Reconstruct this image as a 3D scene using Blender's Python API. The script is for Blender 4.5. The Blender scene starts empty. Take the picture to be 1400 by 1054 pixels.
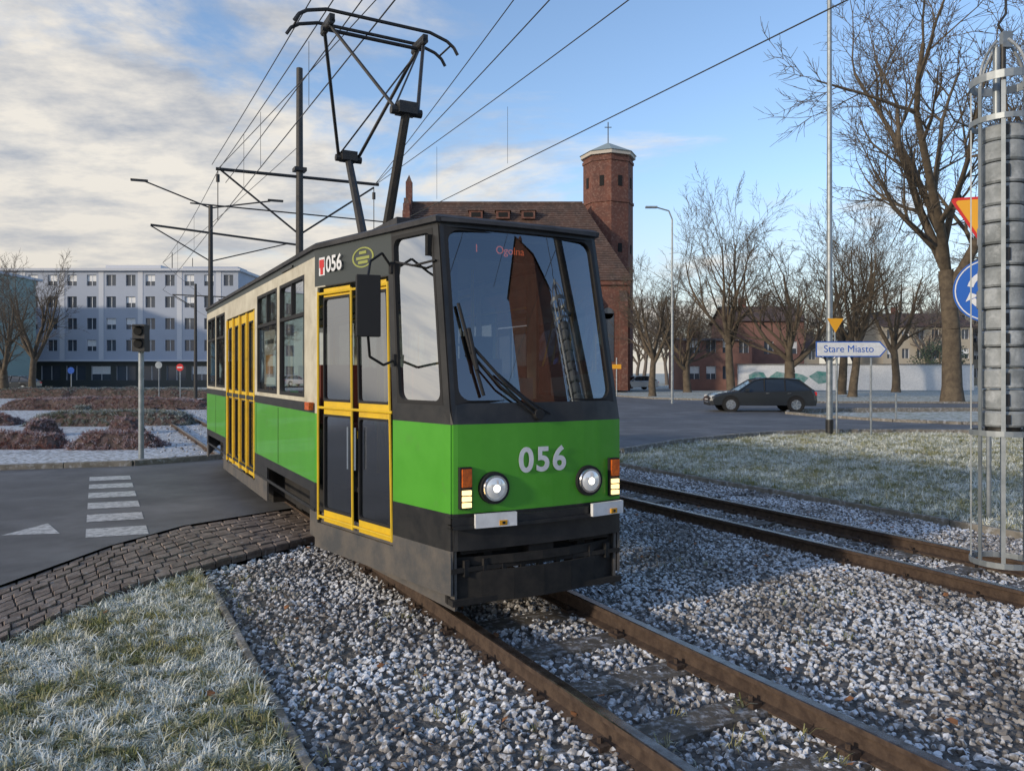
import bpy, math, random
from mathutils import Vector, Matrix, noise
random.seed(7)
scene=bpy.context.scene
R=math.radians
ANG=28.4; ca=math.cos(R(ANG)); sa=math.sin(R(ANG))
def LS(L,S,z=0): return Vector((L*ca-S*sa, L*sa+S*ca, z))
def toLS(x,y): return (x*ca+y*sa, -x*sa+y*ca)
# ------------------------------------------------------------ materials
def nt(name):
    m=bpy.data.materials.new(name); m.use_nodes=True
    t=m.node_tree; b=t.nodes['Principled BSDF']; return m,t,b
def mat(name,c,rough=.6,metal=0,c2=None,scale=5,bump=0,bscale=40,emit=0,spec=.5,lo=.35,hi=.65,coat=0,detail=4,c3=None,scale3=1.0,lo3=.5,hi3=.7,bdist=.02):
    m,t,b=nt(name)
    b.inputs['Base Color'].default_value=(*c,1); b.inputs['Roughness'].default_value=rough
    b.inputs['Metallic'].default_value=metal; b.inputs['Specular IOR Level'].default_value=spec
    b.inputs['Coat Weight'].default_value=coat
    tc=t.nodes.new('ShaderNodeTexCoord')
    out=None
    if c2:
        n=t.nodes.new('ShaderNodeTexNoise'); n.inputs['Scale'].default_value=scale; n.inputs['Detail'].default_value=detail; n.inputs['Roughness'].default_value=.65
        t.links.new(tc.outputs['Object'],n.inputs['Vector'])
        r=t.nodes.new('ShaderNodeValToRGB'); r.color_ramp.elements[0].position=lo; r.color_ramp.elements[1].position=hi
        r.color_ramp.elements[0].color=(*c,1); r.color_ramp.elements[1].color=(*c2,1)
        t.links.new(n.outputs['Fac'],r.inputs['Fac']); out=r.outputs['Color']
        if c3:
            n3=t.nodes.new('ShaderNodeTexNoise'); n3.inputs['Scale'].default_value=scale3; n3.inputs['Detail'].default_value=5; n3.inputs['Roughness'].default_value=.7
            t.links.new(tc.outputs['Object'],n3.inputs['Vector'])
            r3=t.nodes.new('ShaderNodeMapRange'); r3.inputs[1].default_value=lo3; r3.inputs[2].default_value=hi3
            t.links.new(n3.outputs['Fac'],r3.inputs[0])
            mx=t.nodes.new('ShaderNodeMix'); mx.data_type='RGBA'
            t.links.new(r3.outputs[0],mx.inputs[0]); t.links.new(out,mx.inputs[6]); mx.inputs[7].default_value=(*c3,1)
            out=mx.outputs[2]
        t.links.new(out,b.inputs['Base Color'])
    if bump:
        n2=t.nodes.new('ShaderNodeTexNoise'); n2.inputs['Scale'].default_value=bscale; n2.inputs['Detail'].default_value=2
        t.links.new(tc.outputs['Object'],n2.inputs['Vector'])
        bp=t.nodes.new('ShaderNodeBump'); bp.inputs['Strength'].default_value=bump; bp.inputs['Distance'].default_value=bdist
        t.links.new(n2.outputs['Fac'],bp.inputs['Height']); t.links.new(bp.outputs['Normal'],b.inputs['Normal'])
    if emit:
        b.inputs['Emission Color'].default_value=(*c,1); b.inputs['Emission Strength'].default_value=emit
    return m
def frosty(name,c1,c2,frost=(.62,.66,.72),amt=.35,rough=.85,nscale=30,up0=.1,up1=.9,big=.9):
    m,t,b=nt(name); N=t.nodes; K=t.links
    b.inputs['Roughness'].default_value=rough
    oi=N.new('ShaderNodeObjectInfo')
    mx=N.new('ShaderNodeMix'); mx.data_type='RGBA'; K.new(oi.outputs['Random'],mx.inputs[0])
    mx.inputs[6].default_value=(*c1,1); mx.inputs[7].default_value=(*c2,1)
    g=N.new('ShaderNodeNewGeometry'); sp=N.new('ShaderNodeSeparateXYZ'); K.new(g.outputs['Normal'],sp.inputs[0])
    mr=N.new('ShaderNodeMapRange'); mr.inputs[1].default_value=up0; mr.inputs[2].default_value=up1
    K.new(sp.outputs[2],mr.inputs[0])
    no=N.new('ShaderNodeTexNoise'); no.inputs['Scale'].default_value=nscale; no.inputs['Detail'].default_value=2
    K.new(g.outputs['Position'],no.inputs['Vector'])
    no2=N.new('ShaderNodeTexNoise'); no2.inputs['Scale'].default_value=big; no2.inputs['Detail'].default_value=3; no2.inputs['Roughness'].default_value=.7
    K.new(g.outputs['Position'],no2.inputs['Vector'])
    a=N.new('ShaderNodeMath'); a.operation='ADD'; K.new(no.outputs['Fac'],a.inputs[0]); K.new(no2.outputs['Fac'],a.inputs[1])
    r2=N.new('ShaderNodeMapRange'); r2.inputs[1].default_value=1.15-amt; r2.inputs[2].default_value=1.38-amt
    K.new(a.outputs[0],r2.inputs[0])
    ml=N.new('ShaderNodeMath'); ml.operation='MULTIPLY'; K.new(mr.outputs[0],ml.inputs[0]); K.new(r2.outputs[0],ml.inputs[1])
    m2=N.new('ShaderNodeMix'); m2.data_type='RGBA'; K.new(ml.outputs[0],m2.inputs[0]); K.new(mx.outputs[2],m2.inputs[6]); m2.inputs[7].default_value=(*frost,1)
    K.new(m2.outputs[2],b.inputs['Base Color'])
    return m
def glass(name,tint=(.5,.55,.56),boost=.08,mul=1.3,rough=.02):
    m=bpy.data.materials.new(name); m.use_nodes=True; t=m.node_tree; N=t.nodes; K=t.links
    N.remove(N['Principled BSDF']); o=N['Material Output']
    tr=N.new('ShaderNodeBsdfTransparent'); tr.inputs[0].default_value=(*tint,1)
    gl=N.new('ShaderNodeBsdfGlossy'); gl.inputs['Roughness'].default_value=rough; gl.inputs[0].default_value=(.92,.95,1,1)
    fr=N.new('ShaderNodeFresnel'); fr.inputs[0].default_value=1.5
    ma=N.new('ShaderNodeMath'); ma.operation='MULTIPLY_ADD'; ma.use_clamp=True; ma.inputs[1].default_value=mul; ma.inputs[2].default_value=boost
    K.new(fr.outputs[0],ma.inputs[0]); mx=N.new('ShaderNodeMixShader'); K.new(ma.outputs[0],mx.inputs[0]); K.new(tr.outputs[0],mx.inputs[1]); K.new(gl.outputs[0],mx.inputs[2])
    K.new(mx.outputs[0],o.inputs[0]); return m

M={}
M['green']=mat('tram_green_paint',(.07,.33,.022),.35,c2=(.085,.37,.03),scale=3,c3=(.12,.23,.07),scale3=2.5,lo3=.58,hi3=.95,coat=.2)
M['black']=mat('tram_black_paint',(.014,.015,.017),.4,c2=(.032,.031,.03),scale=6)
M['rubber']=mat('rubber',(.012,.012,.013),.7)
M['cream']=mat('cream_paint',(.62,.58,.46),.45,c2=(.46,.42,.32),scale=4,c3=(.22,.19,.14),scale3=3,lo3=.6,hi3=.9)
M['yellow']=mat('yellow_paint',(.76,.50,.02),.42,c2=(.58,.38,.03),scale=5,lo=.4,hi=.8,c3=(.20,.13,.04),scale3=6,lo3=.6,hi3=.8)
M['skirt']=mat('grey_skirt_paint',(.065,.068,.072),.6,c2=(.13,.115,.10),scale=4,bump=.1)
M['panel']=mat('dark_grey_panel',(.045,.055,.055),.45)
M['roof']=mat('tram_roof',(.025,.026,.03),.7,c2=(.06,.06,.065),scale=3)
M['under']=mat('underframe_dirt',(.010,.010,.010),.85,c2=(.026,.023,.02),scale=8)
M['white']=mat('white_paint',(.80,.81,.82),.45,c2=(.66,.67,.68),scale=8)
M['glass']=glass('window_glass',(.66,.68,.62),.02,.65)
M['wglass']=glass('windscreen_glass',(.26,.30,.34),.17,1.3,.01)
M['dglass']=glass('door_glass',(.17,.18,.17),.02,.38,.12)
M['chrome']=mat('chrome',(.8,.8,.8),.15,1)
M['lens']=mat('headlamp_lens',(.80,.81,.8),.1,.4,emit=.12)
M['bulb']=mat('headlamp_bulb',(1,.93,.75),.3,emit=3)
M['amber']=mat('amber_lens',(.75,.16,.02),.25,c2=(.4,.08,.02),scale=30)
M['lit']=mat('lit_lamp',(1,.72,.32),.3,emit=1.7)
M['litd']=mat('lit_display',(.9,.16,.06),.3,emit=1.2)
M['interior']=mat('interior_panel',(.42,.42,.38),.7)
M['seat']=mat('seat_plastic',(.25,.06,.04),.6)
M['steel']=mat('dark_steel',(.03,.032,.035),.5,.3,c2=(.055,.05,.045),scale=10)
M['galv']=mat('galvanised_steel',(.34,.37,.39),.45,.5,c2=(.22,.25,.27),scale=6)
M['weight']=mat('weathered_weight',(.36,.39,.41),.75,.1,c2=(.19,.21,.22),scale=6,c3=(.52,.55,.57),scale3=9,lo3=.5,hi3=.75,bump=.15)
M['railtop']=mat('rail_head',(.24,.21,.19),.25,.85,c2=(.11,.085,.07),scale=10)
M['rust']=mat('rail_rust',(.042,.026,.019),.85,c2=(.09,.06,.042),scale=12,bump=.3)
M['conc']=mat('concrete',(.24,.22,.19),.9,c2=(.14,.13,.11),scale=6,bump=.3,c3=(.5,.52,.55),scale3=9,lo3=.52,hi3=.75)
M['sleeper']=mat('sleeper_concrete',(.14,.12,.095),.9,c2=(.07,.06,.05),scale=8,bump=.3,c3=(.48,.49,.51),scale3=14,lo3=.5,hi3=.72)
M['asphalt']=mat('asphalt',(.09,.092,.098),.7,c2=(.13,.132,.138),scale=1.2,bump=.35,bscale=160,c3=(.21,.215,.225),scale3=.35,lo3=.48,hi3=.75)
M['paint']=mat('road_paint',(.58,.59,.60),.7,c2=(.26,.27,.28),scale=16,lo=.42,hi=.66)
M['ground']=mat('frosted_ground',(.10,.11,.05),.95,c2=(.30,.32,.24),scale=.9,bump=.6,bscale=25,c3=(.62,.65,.66),scale3=5,lo3=.40,hi3=.62)
M['lawn']=mat('frosted_lawn_soil',(.075,.065,.03),.95,c2=(.19,.19,.10),scale=2,bump=.6,bscale=25,c3=(.48,.50,.47),scale3=14,lo3=.46,hi3=.66)
M['soil']=mat('ballast_bed',(.045,.038,.032),.95,c2=(.17,.16,.15),scale=15,bump=1,bscale=30)
M['farballast']=mat('far_ballast',(.19,.185,.17),.95,c2=(.62,.65,.68),scale=9,bump=1,bscale=22,lo=.38,hi=.55)
M['bark']=mat('bark',(.075,.058,.042),.9,c2=(.14,.11,.075),scale=3,bump=.5,bscale=12)
M['barkf']=mat('bark_haze_tint',(.14,.12,.105),.95)  # paler bark for distant trees: haze mixed into the colour
M['brick']=mat('old_brick',(.165,.066,.046),.9,c2=(.105,.05,.04),scale=.8,c3=(.25,.15,.115),scale3=4)
M['tile']=mat('roof_tile',(.12,.068,.05),.85,c2=(.07,.05,.042),scale=.7,c3=(.18,.13,.105),scale3=3)
M['copper']=mat('tower_roof',(.30,.36,.36),.6)
M['stone']=mat('light_stone',(.5,.46,.4),.8)
M['bldg']=mat('blue_grey_render',(.40,.44,.52),.85,c2=(.37,.41,.48),scale=.3)
M['bldg2']=mat('pale_render',(.56,.58,.62),.85)
M['bgreen']=mat('green_render',(.29,.38,.35),.85)
M['bwin']=mat('building_window',(.06,.075,.10),.15,spec=.8)
M['tan']=mat('tan_render',(.42,.37,.29),.9)
M['dark']=mat('dark_void',(.01,.01,.01),.9)
M['blue']=mat('sign_blue',(.015,.12,.50),.4)
M['signy']=mat('sign_yellow',(.80,.38,.02),.4)
M['red']=mat('sign_red',(.6,.02,.02),.4)
M['carp']=mat('car_paint',(.035,.04,.045),.25,.4,coat=.6)
M['carw']=mat('car_paint_light',(.5,.5,.5),.25,.2,coat=.5)
M['cglass']=mat('car_glass',(.015,.018,.02),.05,spec=.9)
M['tyre']=mat('tyre',(.015,.015,.015),.85)
M['stonea']=frosty('ballast_stone',(.055,.046,.04),(.34,.325,.31),amt=.26,frost=(.76,.79,.84),up0=.1,up1=.7,nscale=26,big=.8)
M['blade']=frosty('frosted_blade',(.17,.19,.05),(.42,.39,.22),amt=.28,up0=-.9,up1=.1,frost=(.76,.79,.75),nscale=8,big=1.3)
M['weed']=frosty('weed_blade',(.12,.13,.04),(.30,.28,.12),amt=.15,up0=-.9,up1=.1,frost=(.7,.72,.66),nscale=8,big=1.3)
M['twig']=frosty('frosted_twig',(.13,.045,.035),(.28,.14,.11),amt=.30,up0=-.3,up1=.8,nscale=6,frost=(.72,.68,.70))
M['twigg']=frosty('frosted_green_twig',(.05,.075,.03),(.13,.12,.06),amt=.36,up0=-.3,up1=.8,nscale=6,frost=(.74,.77,.76))
M['leaf']=mat('fallen_leaf',(.30,.13,.05),.8,c2=(.2,.09,.04),scale=20)
M['hedgecore']=mat('hedge_core',(.04,.028,.022),.95,c2=(.14,.10,.09),scale=6,bump=1)
M['conifer']=mat('conifer_needles',(.03,.05,.03),.9,c2=(.07,.10,.06),scale=2)
M['setts']=mat('stone_setts',(.13,.10,.085),.85,c2=(.27,.22,.19),scale=5,bump=.3,c3=(.46,.47,.49),scale3=11,lo3=.58,hi3=.8)

# ------------------------------------------------------------ mesh builder
class MB:
    def __init__(s): s.v=[]; s.f=[]; s.m=[]; s.mats=[]
    def mi(s,m):
        m=M[m] if isinstance(m,str) else m
        if m not in s.mats: s.mats.append(m)
        return s.mats.index(m)
    def face(s,pts,m):
        b=len(s.v); s.v+= [tuple(p) for p in pts]; s.f.append(list(range(b,b+len(pts)))); s.m.append(s.mi(m))
    def box(s,c,d,m,rz=0,rx=0,ry=0):
        Mx=Matrix.Translation(c)@Matrix.Rotation(rz,4,'Z')@Matrix.Rotation(ry,4,'Y')@Matrix.Rotation(rx,4,'X')
        b=len(s.v); k=s.mi(m)
        for x in(-.5,.5):
            for y in(-.5,.5):
                for z in(-.5,.5): s.v.append(tuple(Mx@Vector((x*d[0],y*d[1],z*d[2]))))
        for f in((0,1,3,2),(4,6,7,5),(0,4,5,1),(2,3,7,6),(0,2,6,4),(1,5,7,3)): s.f.append([b+i for i in f]); s.m.append(k)
    def cyl(s,p0,p1,r0,m,r1=None,n=10,cap=True):
        p0=Vector(p0);p1=Vector(p1); r1=r0 if r1 is None else r1
        d=(p1-p0); 
        if d.length<1e-6: return
        d.normalize(); a=d.orthogonal().normalized(); c=d.cross(a); b=len(s.v); k=s.mi(m)
        for i in range(n):
            t=2*math.pi*i/n; o=a*math.cos(t)+c*math.sin(t)
            s.v.append(tuple(p0+o*r0)); s.v.append(tuple(p1+o*r1))
        for i in range(n):
            j=(i+1)%n; s.f.append([b+2*i,b+2*j,b+2*j+1,b+2*i+1]); s.m.append(k)
        if cap:
            s.f.append([b+2*i for i in range(n)][::-1]); s.m.append(k); s.f.append([b+2*i+1 for i in range(n)]); s.m.append(k)
    def tube(s,pts,r,m,n=6):
        for a,b in zip(pts[:-1],pts[1:]): s.cyl(a,b,r,m,n=n)
    def prism(s,poly,z0,z1,m,mtop=None):
        k=len(poly)
        s.face([(p[0],p[1],z1) for p in poly],mtop or m); s.face([(p[0],p[1],z0) for p in poly][::-1],m)
        for i in range(k):
            a=poly[i];b=poly[(i+1)%k]; s.face([(a[0],a[1],z0),(b[0],b[1],z0),(b[0],b[1],z1),(a[0],a[1],z1)],m)
    def build(s,name,parent=None,smooth=False,bevel=0,loc=None,rot=None,weld=False,solid=0):
        me=bpy.data.meshes.new(name); me.from_pydata(s.v,[],s.f)
        for m in s.mats: me.materials.append(m)
        me.polygons.foreach_set('material_index',s.m)
        if smooth: me.polygons.foreach_set('use_smooth',[True]*len(s.f))
        me.update(); o=bpy.data.objects.new(name,me); scene.collection.objects.link(o)
        if parent: o.parent=parent
        if loc: o.location=loc
        if rot: o.rotation_euler=rot
        if weld:
            w=o.modifiers.new('w','WELD'); w.merge_threshold=.0005
        if solid:
            so=o.modifiers.new('s','SOLIDIFY'); so.thickness=solid; so.offset=0
        if bevel:
            bv=o.modifiers.new('b','BEVEL'); bv.width=bevel; bv.segments=2; bv.limit_method='ANGLE'
        if smooth:
            try:
                me.set_sharp_from_angle(angle=R(40))
            except Exception: pass
        return o
def empty(name,loc=(0,0,0),rz=0):
    e=bpy.data.objects.new(name,None); scene.collection.objects.link(e); e.location=loc; e.rotation_euler=(0,0,rz); e.empty_display_size=.3; return e
def pip(x,y,poly):
    c=False; n=len(poly)
    for i in range(n):
        x1,y1=poly[i]; x2,y2=poly[i-1]
        if (y1>y)!=(y2>y) and x<(x2-x1)*(y-y1)/(y2-y1)+x1: c=not c
    return c
def grid_wall(mb,F,sc,zc,opens,matf,off=0):
    for i in range(len(sc)-1):
        for j in range(len(zc)-1):
            sm=(sc[i]+sc[i+1])/2; zm=(zc[j]+zc[j+1])/2
            if any(o[0]<sm<o[1] and o[2]<zm<o[3] for o in opens): continue
            mb.face([F(sc[i],zc[j],off),F(sc[i+1],zc[j],off),F(sc[i+1],zc[j+1],off),F(sc[i],zc[j+1],off)],matf(sm,zm) if callable(matf) else matf)
def cuts(vals,opens,k):
    v=set(round(x,4) for x in vals)
    for o in opens: v.add(round(o[k],4)); v.add(round(o[k+1],4))
    return sorted(x for x in v if min(vals)-1e-6<=x<=max(vals)+1e-6)
GG=MB()
def window(mb,F,s0,s1,z0,z1,ms,fw=.03,r=.06,g='glass',fm='rubber',out=.012,inn=.012):
    fs=fw/ms
    pin=[];po=[]
    for (cx,cz,a0,ox,oz) in ((s0+fs,z0+fw,180,s0-.008/ms,z0-.008),(s1-fs,z0+fw,270,s1+.008/ms,z0-.008),(s1-fs,z1-fw,0,s1+.008/ms,z1+.008),(s0+fs,z1-fw,90,s0-.008/ms,z1+.008)):
        sx=1 if cx<(s0+s1)/2 else -1; sz=1 if cz<(z0+z1)/2 else -1
        for k in range(6):
            a=R(a0+90*k/5); pin.append((cx+sx*r/ms+math.cos(a)*r/ms, cz+sz*r+math.sin(a)*r)); po.append((ox,oz))
    n=len(pin)
    for i in range(n):
        j=(i+1)%n
        if po[i]==po[j]: mb.face([F(*po[i],-out),F(*pin[j],-out),F(*pin[i],-out)][::-1],fm)
        else: mb.face([F(*po[i],-out),F(*po[j],-out),F(*pin[j],-out),F(*pin[i],-out)],fm)
        mb.face([F(*pin[i],-out),F(*pin[j],-out),F(*pin[j],inn),F(*pin[i],inn)],fm)
    K=10; b=len(GG.v); mi=GG.mi(g)
    for i in range(K+1):
        for j in range(K+1): GG.v.append(tuple(F(s0+(s1-s0)*i/K,z0+(z1-z0)*j/K,inn)))
    for i in range(K):
        for j in range(K):
            q=b+i*(K+1)+j; GG.f.append([q,q+K+1,q+K+2,q+1]); GG.m.append(mi)
def textobj(body,size,m,parent,loc,rot,name,bold=.0,ext=.001,align='CENTER'):
    c=bpy.data.curves.new(name,'FONT'); c.body=body; c.size=size; c.align_x=align; c.align_y='CENTER'; c.extrude=ext; c.offset=bold
    c.materials.append(M[m]); o=bpy.data.objects.new(name,c); scene.collection.objects.link(o); o.parent=parent; o.location=loc; o.rotation_euler=rot; return o

# ============================================================ TRAM
TC=2.88
tram=empty('tram',LS(TC,0),R(ANG))
def lz(z): return max(0,min(1.05,(z-1.43)/1.5))
def hwf(z): return .71-.03*lz(z)
def uf(z): return 4.89+.31*lz(z)
HW=1.15; U1=6.9; U2=14.55; U3=16.6
def Ft(side):
    def F(s,z,off=0):
        v=hwf(z)*(1-s)+HW*s; u=uf(z)*(1-s)+U1*s
        n=Vector((.976,-.213)) ; return Vector((side*(v-off*n.x),u-off*n.y,z))
    return F
def Ff(s,z,off=0): return Vector((s*hwf(z),uf(z)-.05*(1-s*s)+off,z))
def Fs(side):
    return lambda s,z,off=0: Vector((side*(HW-off),s,z))
def Fr(side):
    def F(s,z,off=0):
        return Vector((side*(HW*(1-s)+.71*s-off*.976),U2+(U3-U2)*s-off*.2,z))
    return F
def Fb(s,z,off=0): return Vector((s*.71,U3-off,z))
ZT=2.93
def body_col(s,z):
    if z<.56: return 'skirt'
    if z<.82: return 'black'
    if z<1.44: return 'green'
    if z<1.53: return 'black'
    if z>2.84: return 'panel'
    return 'cream'
def cab_col(s,z):
    c=body_col(s,z)
    if z>1.44: return 'black'
    return c
def tap_col(s,z):
    if s>.335 and z>2.57: return 'panel'
    if z>1.44: return 'black' if s<.9 else 'cream'
    return body_col(s,z)
zc0=[.56,.82,1.44,1.53,2.57,2.84,ZT]
mb=MB(); gl=MB()
door=(.365,.975,.47,2.56); cabw=(.04,.325,1.58,2.86)
F=Ft(-1); ops=[door,cabw]
grid_wall(mb,F,cuts([0,.1,.335,.9,1],ops,0),cuts([.25]+zc0,ops,2),ops,tap_col)
window(gl,F,*cabw,2.06,fw=.02,r=.07,g='glass')
F=Ft(1); rw=[(.04,.45,1.58,2.84),(.52,.95,1.58,2.72)]
grid_wall(mb,F,cuts([0,.5,1],rw,0),cuts([.25]+zc0,rw,2),rw,cab_col)
for w in rw: window(gl,F,*w,2.06,g='glass')
wl=[(7.3,8.4,1.58,2.72),(8.55,9.7,1.58,2.72),(9.88,12.2,.47,2.6),(12.4,13.35,1.58,2.72),(13.47,14.42,1.58,2.72)]
cut=[(7.08,9.1,0,.72),(12.55,14.4,0,.72)]
F=Fs(-1)
grid_wall(mb,F,cuts([U1,U2],wl+cut,0),cuts([.33,.72]+zc0,wl,2),wl+cut,body_col)
wr=[(7.1+i*1.24,8.2+i*1.24,1.58,2.72) for i in range(6)]
F=Fs(1); grid_wall(mb,F,cuts([U1,U2],wr+cut,0),cuts([.33,.72]+zc0,wr,2),wr+cut,body_col)
for w in wr: window(gl,F,*w,1)
F=Fs(-1)
for w in [wl[0],wl[1],wl[3],wl[4]]:
    window(gl,F,*w,1,fw=.025)
    gl.box((-HW+.003,(w[0]+w[1])/2,2.36),(.03,w[1]-w[0]-.02,.035),'rubber')
    gl.box((-HW+.003,(w[0]+w[1])/2,2.54),(.026,.03,.36),'rubber')
for sd in(-1,1):
    F=Fr(sd); o=[(.1,.9,1.58,2.72)]; grid_wall(mb,F,cuts([0,1],o,0),cuts([.33]+zc0,o,2),o,body_col); window(gl,F,*o[0],2.1)
o=[(-.85,.85,1.58,2.72)]; grid_wall(mb,Fb,cuts([-1,1],o,0),cuts([.33]+zc0,o,2),o,cab_col); window(gl,Fb,*o[0],.71)
ws=(-.945,.945,1.585,2.87)
sc=cuts([-1,-.9,-.7,-.5,-.3,-.1,.1,.3,.5,.7,.9,1],[ws],0)
grid_wall(mb,Ff,sc,cuts([.56,.82,1.44,ZT],[ws],2),[ws],cab_col)
body=mb.build('body_shell',tram,weld=True,solid=.02)
window(gl,Ff,*ws,.70,fw=.02,r=.09,g='wglass')
gl.build('window_frames',tram)
# doors
db=MB()
def leaf(F,s0,s1,z0,z1,ms,zs):
    e=.055/ms
    ops=[(s0+e,s1-e,a,b) for a,b in zs]
    grid_wall(db,F,cuts([s0+.004/ms,s1-.004/ms],ops,0),cuts([z0,z1],ops,2),ops,'yellow',off=.015)
    for o in ops:
        window(db,lambda s,z,off=0:F(s,z,off+.015),*o,ms,fw=.012,r=.03,g='dglass',out=.004)
F=Ft(-1)
zs=[(.6,1.43),(1.56,2.46)]
leaf(F,.375,.665,.49,2.545,2.06,zs); leaf(F,.672,.965,.49,2.545,2.06,zs)
F=Fs(-1)
for i in range(4):
    a=9.9+i*.57; leaf(F,a+.005,a+.565,.49,2.58,1,zs)
db.build('doors',tram)
db=MB()
F=Ft(-1)
for s in(.372,.668,.970): 
    db.cyl(F(s,.5,-.008),F(s,2.52,-.008),.011,'yellow',n=6)
for z in(1.495,.53,2.5):
    db.cyl(F(.37,z,-.004),F(.97,z,-.004),.012,'yellow',n=6)
for s in(.64,.70): db.cyl(F(s,1.0,-.02),F(s,1.35,-.02),.01,'chrome',n=6)
F=Fs(-1)
for i in range(5): db.cyl(F(9.9+.57*i,.5,-.006),F(9.9+.57*i,2.58,-.006),.016,'yellow',n=6)
db.box((-HW-.010,(U1+U2)/2,1.485),(.012,U2-U1,.05),'black')
db.box((-HW-.010,(U1+U2)/2,.575),(.012,U2-U1,.03),'black')
db.box((-HW-.03,7.02,1.5),(.05,.16,.07),'amber')
db.box((-HW-.016,8.0,2.86),(.02,.5,.02),'black')
for u in(8.48,9.78,12.3,13.41): db.box((-HW-.010,u,1.13),(.006,.012,.6),'black')
db.build('trim',tram)
GG.build('window_panes',tram,smooth=True)
# roof
rb=MB()
def outline(e,z):
    L=[(-hwf(2.93)-e,uf(2.93)-e),(hwf(2.93)+e,uf(2.93)-e),(HW+e,U1),(HW+e,U2),(.71+e,U3+e),(-.71-e,U3+e),(-HW-e,U2),(-HW-e,U1)]
    return [Vector((a,b,z)) for a,b in L]
loops=[outline(0,2.90),outline(.035,2.905),outline(.04,2.94),outline(.0,2.965),outline(-.16,3.0),outline(-.4,3.015)]
for A,B in zip(loops[:-1],loops[1:]):
    for i in range(8):
        j=(i+1)%8; rb.face([A[i],A[j],B[j],B[i]],'roof')
rb.face(loops[-1],'roof')
for u,l in((11.2,1.6),(13.2,1.4),(6.8,.7)):
    rb.box((0,u,3.09),(1.1,l,.18),'roof')
rb.build('roof',tram,bevel=.004)
vb=MB()
for i in range(10):
    a=-1+.2*i;b=a+.2
    pa=Ff(a,2.93,-.05);pb=Ff(b,2.93,-.05);pc=Ff(b,2.93,.02);pd=Ff(a,2.93,.02); dn=Vector((0,0,-.025))
    vb.face([pa,pb,pc,pd],'roof'); vb.face([pa+dn,pb+dn,pb,pa],'roof'); vb.face([pa+dn,pd+dn,pc+dn,pb+dn],'roof')
vb.build('visor',tram)
# interior
ib=MB()
ib.prism([(-.66,5.05),(.66,5.05),(1.1,U1),(1.1,U2),(.66,U3-.05),(-.66,U3-.05),(-1.1,U2),(-1.1,U1)],.80,.84,'under')
ib.prism([(-.62,5.3),(.62,5.3),(1.08,U1),(1.08,U2),(.66,U3-.05),(-.66,U3-.05),(-1.08,U2),(-1.08,U1)],2.86,2.88,'interior')
ib.box((0,5.22,1.2),(1.25,.35,.5),'under')
ib.box((.15,6.75,1.9),(.04,.04,2.0),'under')
ib.box((.55,6.75,1.3),(.9,.04,.9),'interior'); 
ib.box((.05,6.1,1.55),(.48,.1,.75),'seat'); ib.box((.05,5.95,1.2),(.48,.4,.1),'seat'); ib.box((.05,6.08,2.02),(.28,.09,.2),'under')
ib.cyl((.05,5.95,.84),(.05,5.95,1.15),.05,'under')
for i in range(5):
    for v in(.75,):
        u=7.4+i*1.3; ib.box((v,u,1.28),(.42,.42,.06),'seat'); ib.box((v,u+.2,1.58),(.42,.05,.6),'seat'); ib.box((v,u,1.05),(.08,.3,.4),'under')
for u in(7.3,8.2,12.8,13.7):
    ib.box((-.75,u,1.28),(.42,.42,.06),'seat'); ib.box((-.75,u+.2,1.58),(.42,.05,.6),'seat')
for u in(7.1,9.8,11.0,12.3,14.4):
    for v in(-.5,.5): ib.cyl((v,u,.84),(v,u,2.86),.018,'yellow',n=8)
for v in(-.5,.5): ib.cyl((v,7.1,2.6),(v,14.4,2.6),.016,'yellow',n=8)
ib.box((-1.125,9.12,1.98),(.006,.62,.62),'white'); ib.box((-1.1295,9.12,1.90),(.002,.4,.22),'signy'); ib.box((-1.1295,9.12,2.16),(.002,.5,.05),'panel')
ib.box((-.15,uf(2.75)+.1,2.74),(1.2,.05,.15),'dark')
ib.build('interior',tram)
textobj('1      Ogolna',.085,'litd',tram,(-.16,uf(2.75)+.068,2.74),(R(90),0,0),'destination_display')
# lights and front kit
fb=MB()
def fp(v,z,off=0):
    s=v/hwf(z); return Ff(s,z,off)
for v in(-.41,.39):
    p=fp(v,.99)
    fb.cyl(p+Vector((0,.02,0)),p+Vector((0,-.045,0)),.118,'rubber',r1=.112,n=28)
    fb.cyl(p+Vector((0,-.04,0)),p+Vector((0,-.055,0)),.098,'chrome',r1=.09,n=28)
    fb.cyl(p+Vector((0,-.05,0)),p+Vector((0,-.068,0)),.082,'lens',r1=.06,n=28)
    fb.cyl(p+Vector((0,-.066,0)),p+Vector((0,-.074,0)),.03,'bulb',r1=.02,n=16)
for v in(-.625,.635):
    p=fp(v,1.0)
    fb.box(p+Vector((0,-.012,0)),(.09,.06,.29),'rubber')
    fb.box(p+Vector((0,-.045,.072)),(.07,.03,.125),'amber')
    for k in range(3): fb.box(p+Vector((0,-.045,-.03-.043*k)),(.066,.03,.032),'lit')
for i in range(10):
    a=-1.03+.206*i;b=a+.206
    for z0,z1,o in((.72,.745,-.07),(.745,.80,-.05)):
        q=[Ff(a,z0,o),Ff(b,z0,o),Ff(b,z1,o),Ff(a,z1,o)]; r=[Ff(a,z0,.04),Ff(b,z0,.04),Ff(b,z1,.04),Ff(a,z1,.04)]
        fb.face(q,'black'); fb.face([q[3],q[2],r[2],r[3]],'black'); fb.face([q[0],r[0],r[1],q[1]],'black')
for a,b in((-.58,-.27),(.38,.68)):
    p=fp((a+b)/2,.775,-.065); an=.10*(-1 if a<0 else 1)
    fb.box(p+Vector((0,-.015,.0)),(b-a,.03,.095),'white',rz=an)
    fb.box(p+Vector((.05,-.032,-.02)),(.06,.012,.035),'signy',rz=an)
    fb.box(p+Vector((.05,-.04,-.02)),(.02,.008,.018),'rubber',rz=an)
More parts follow.
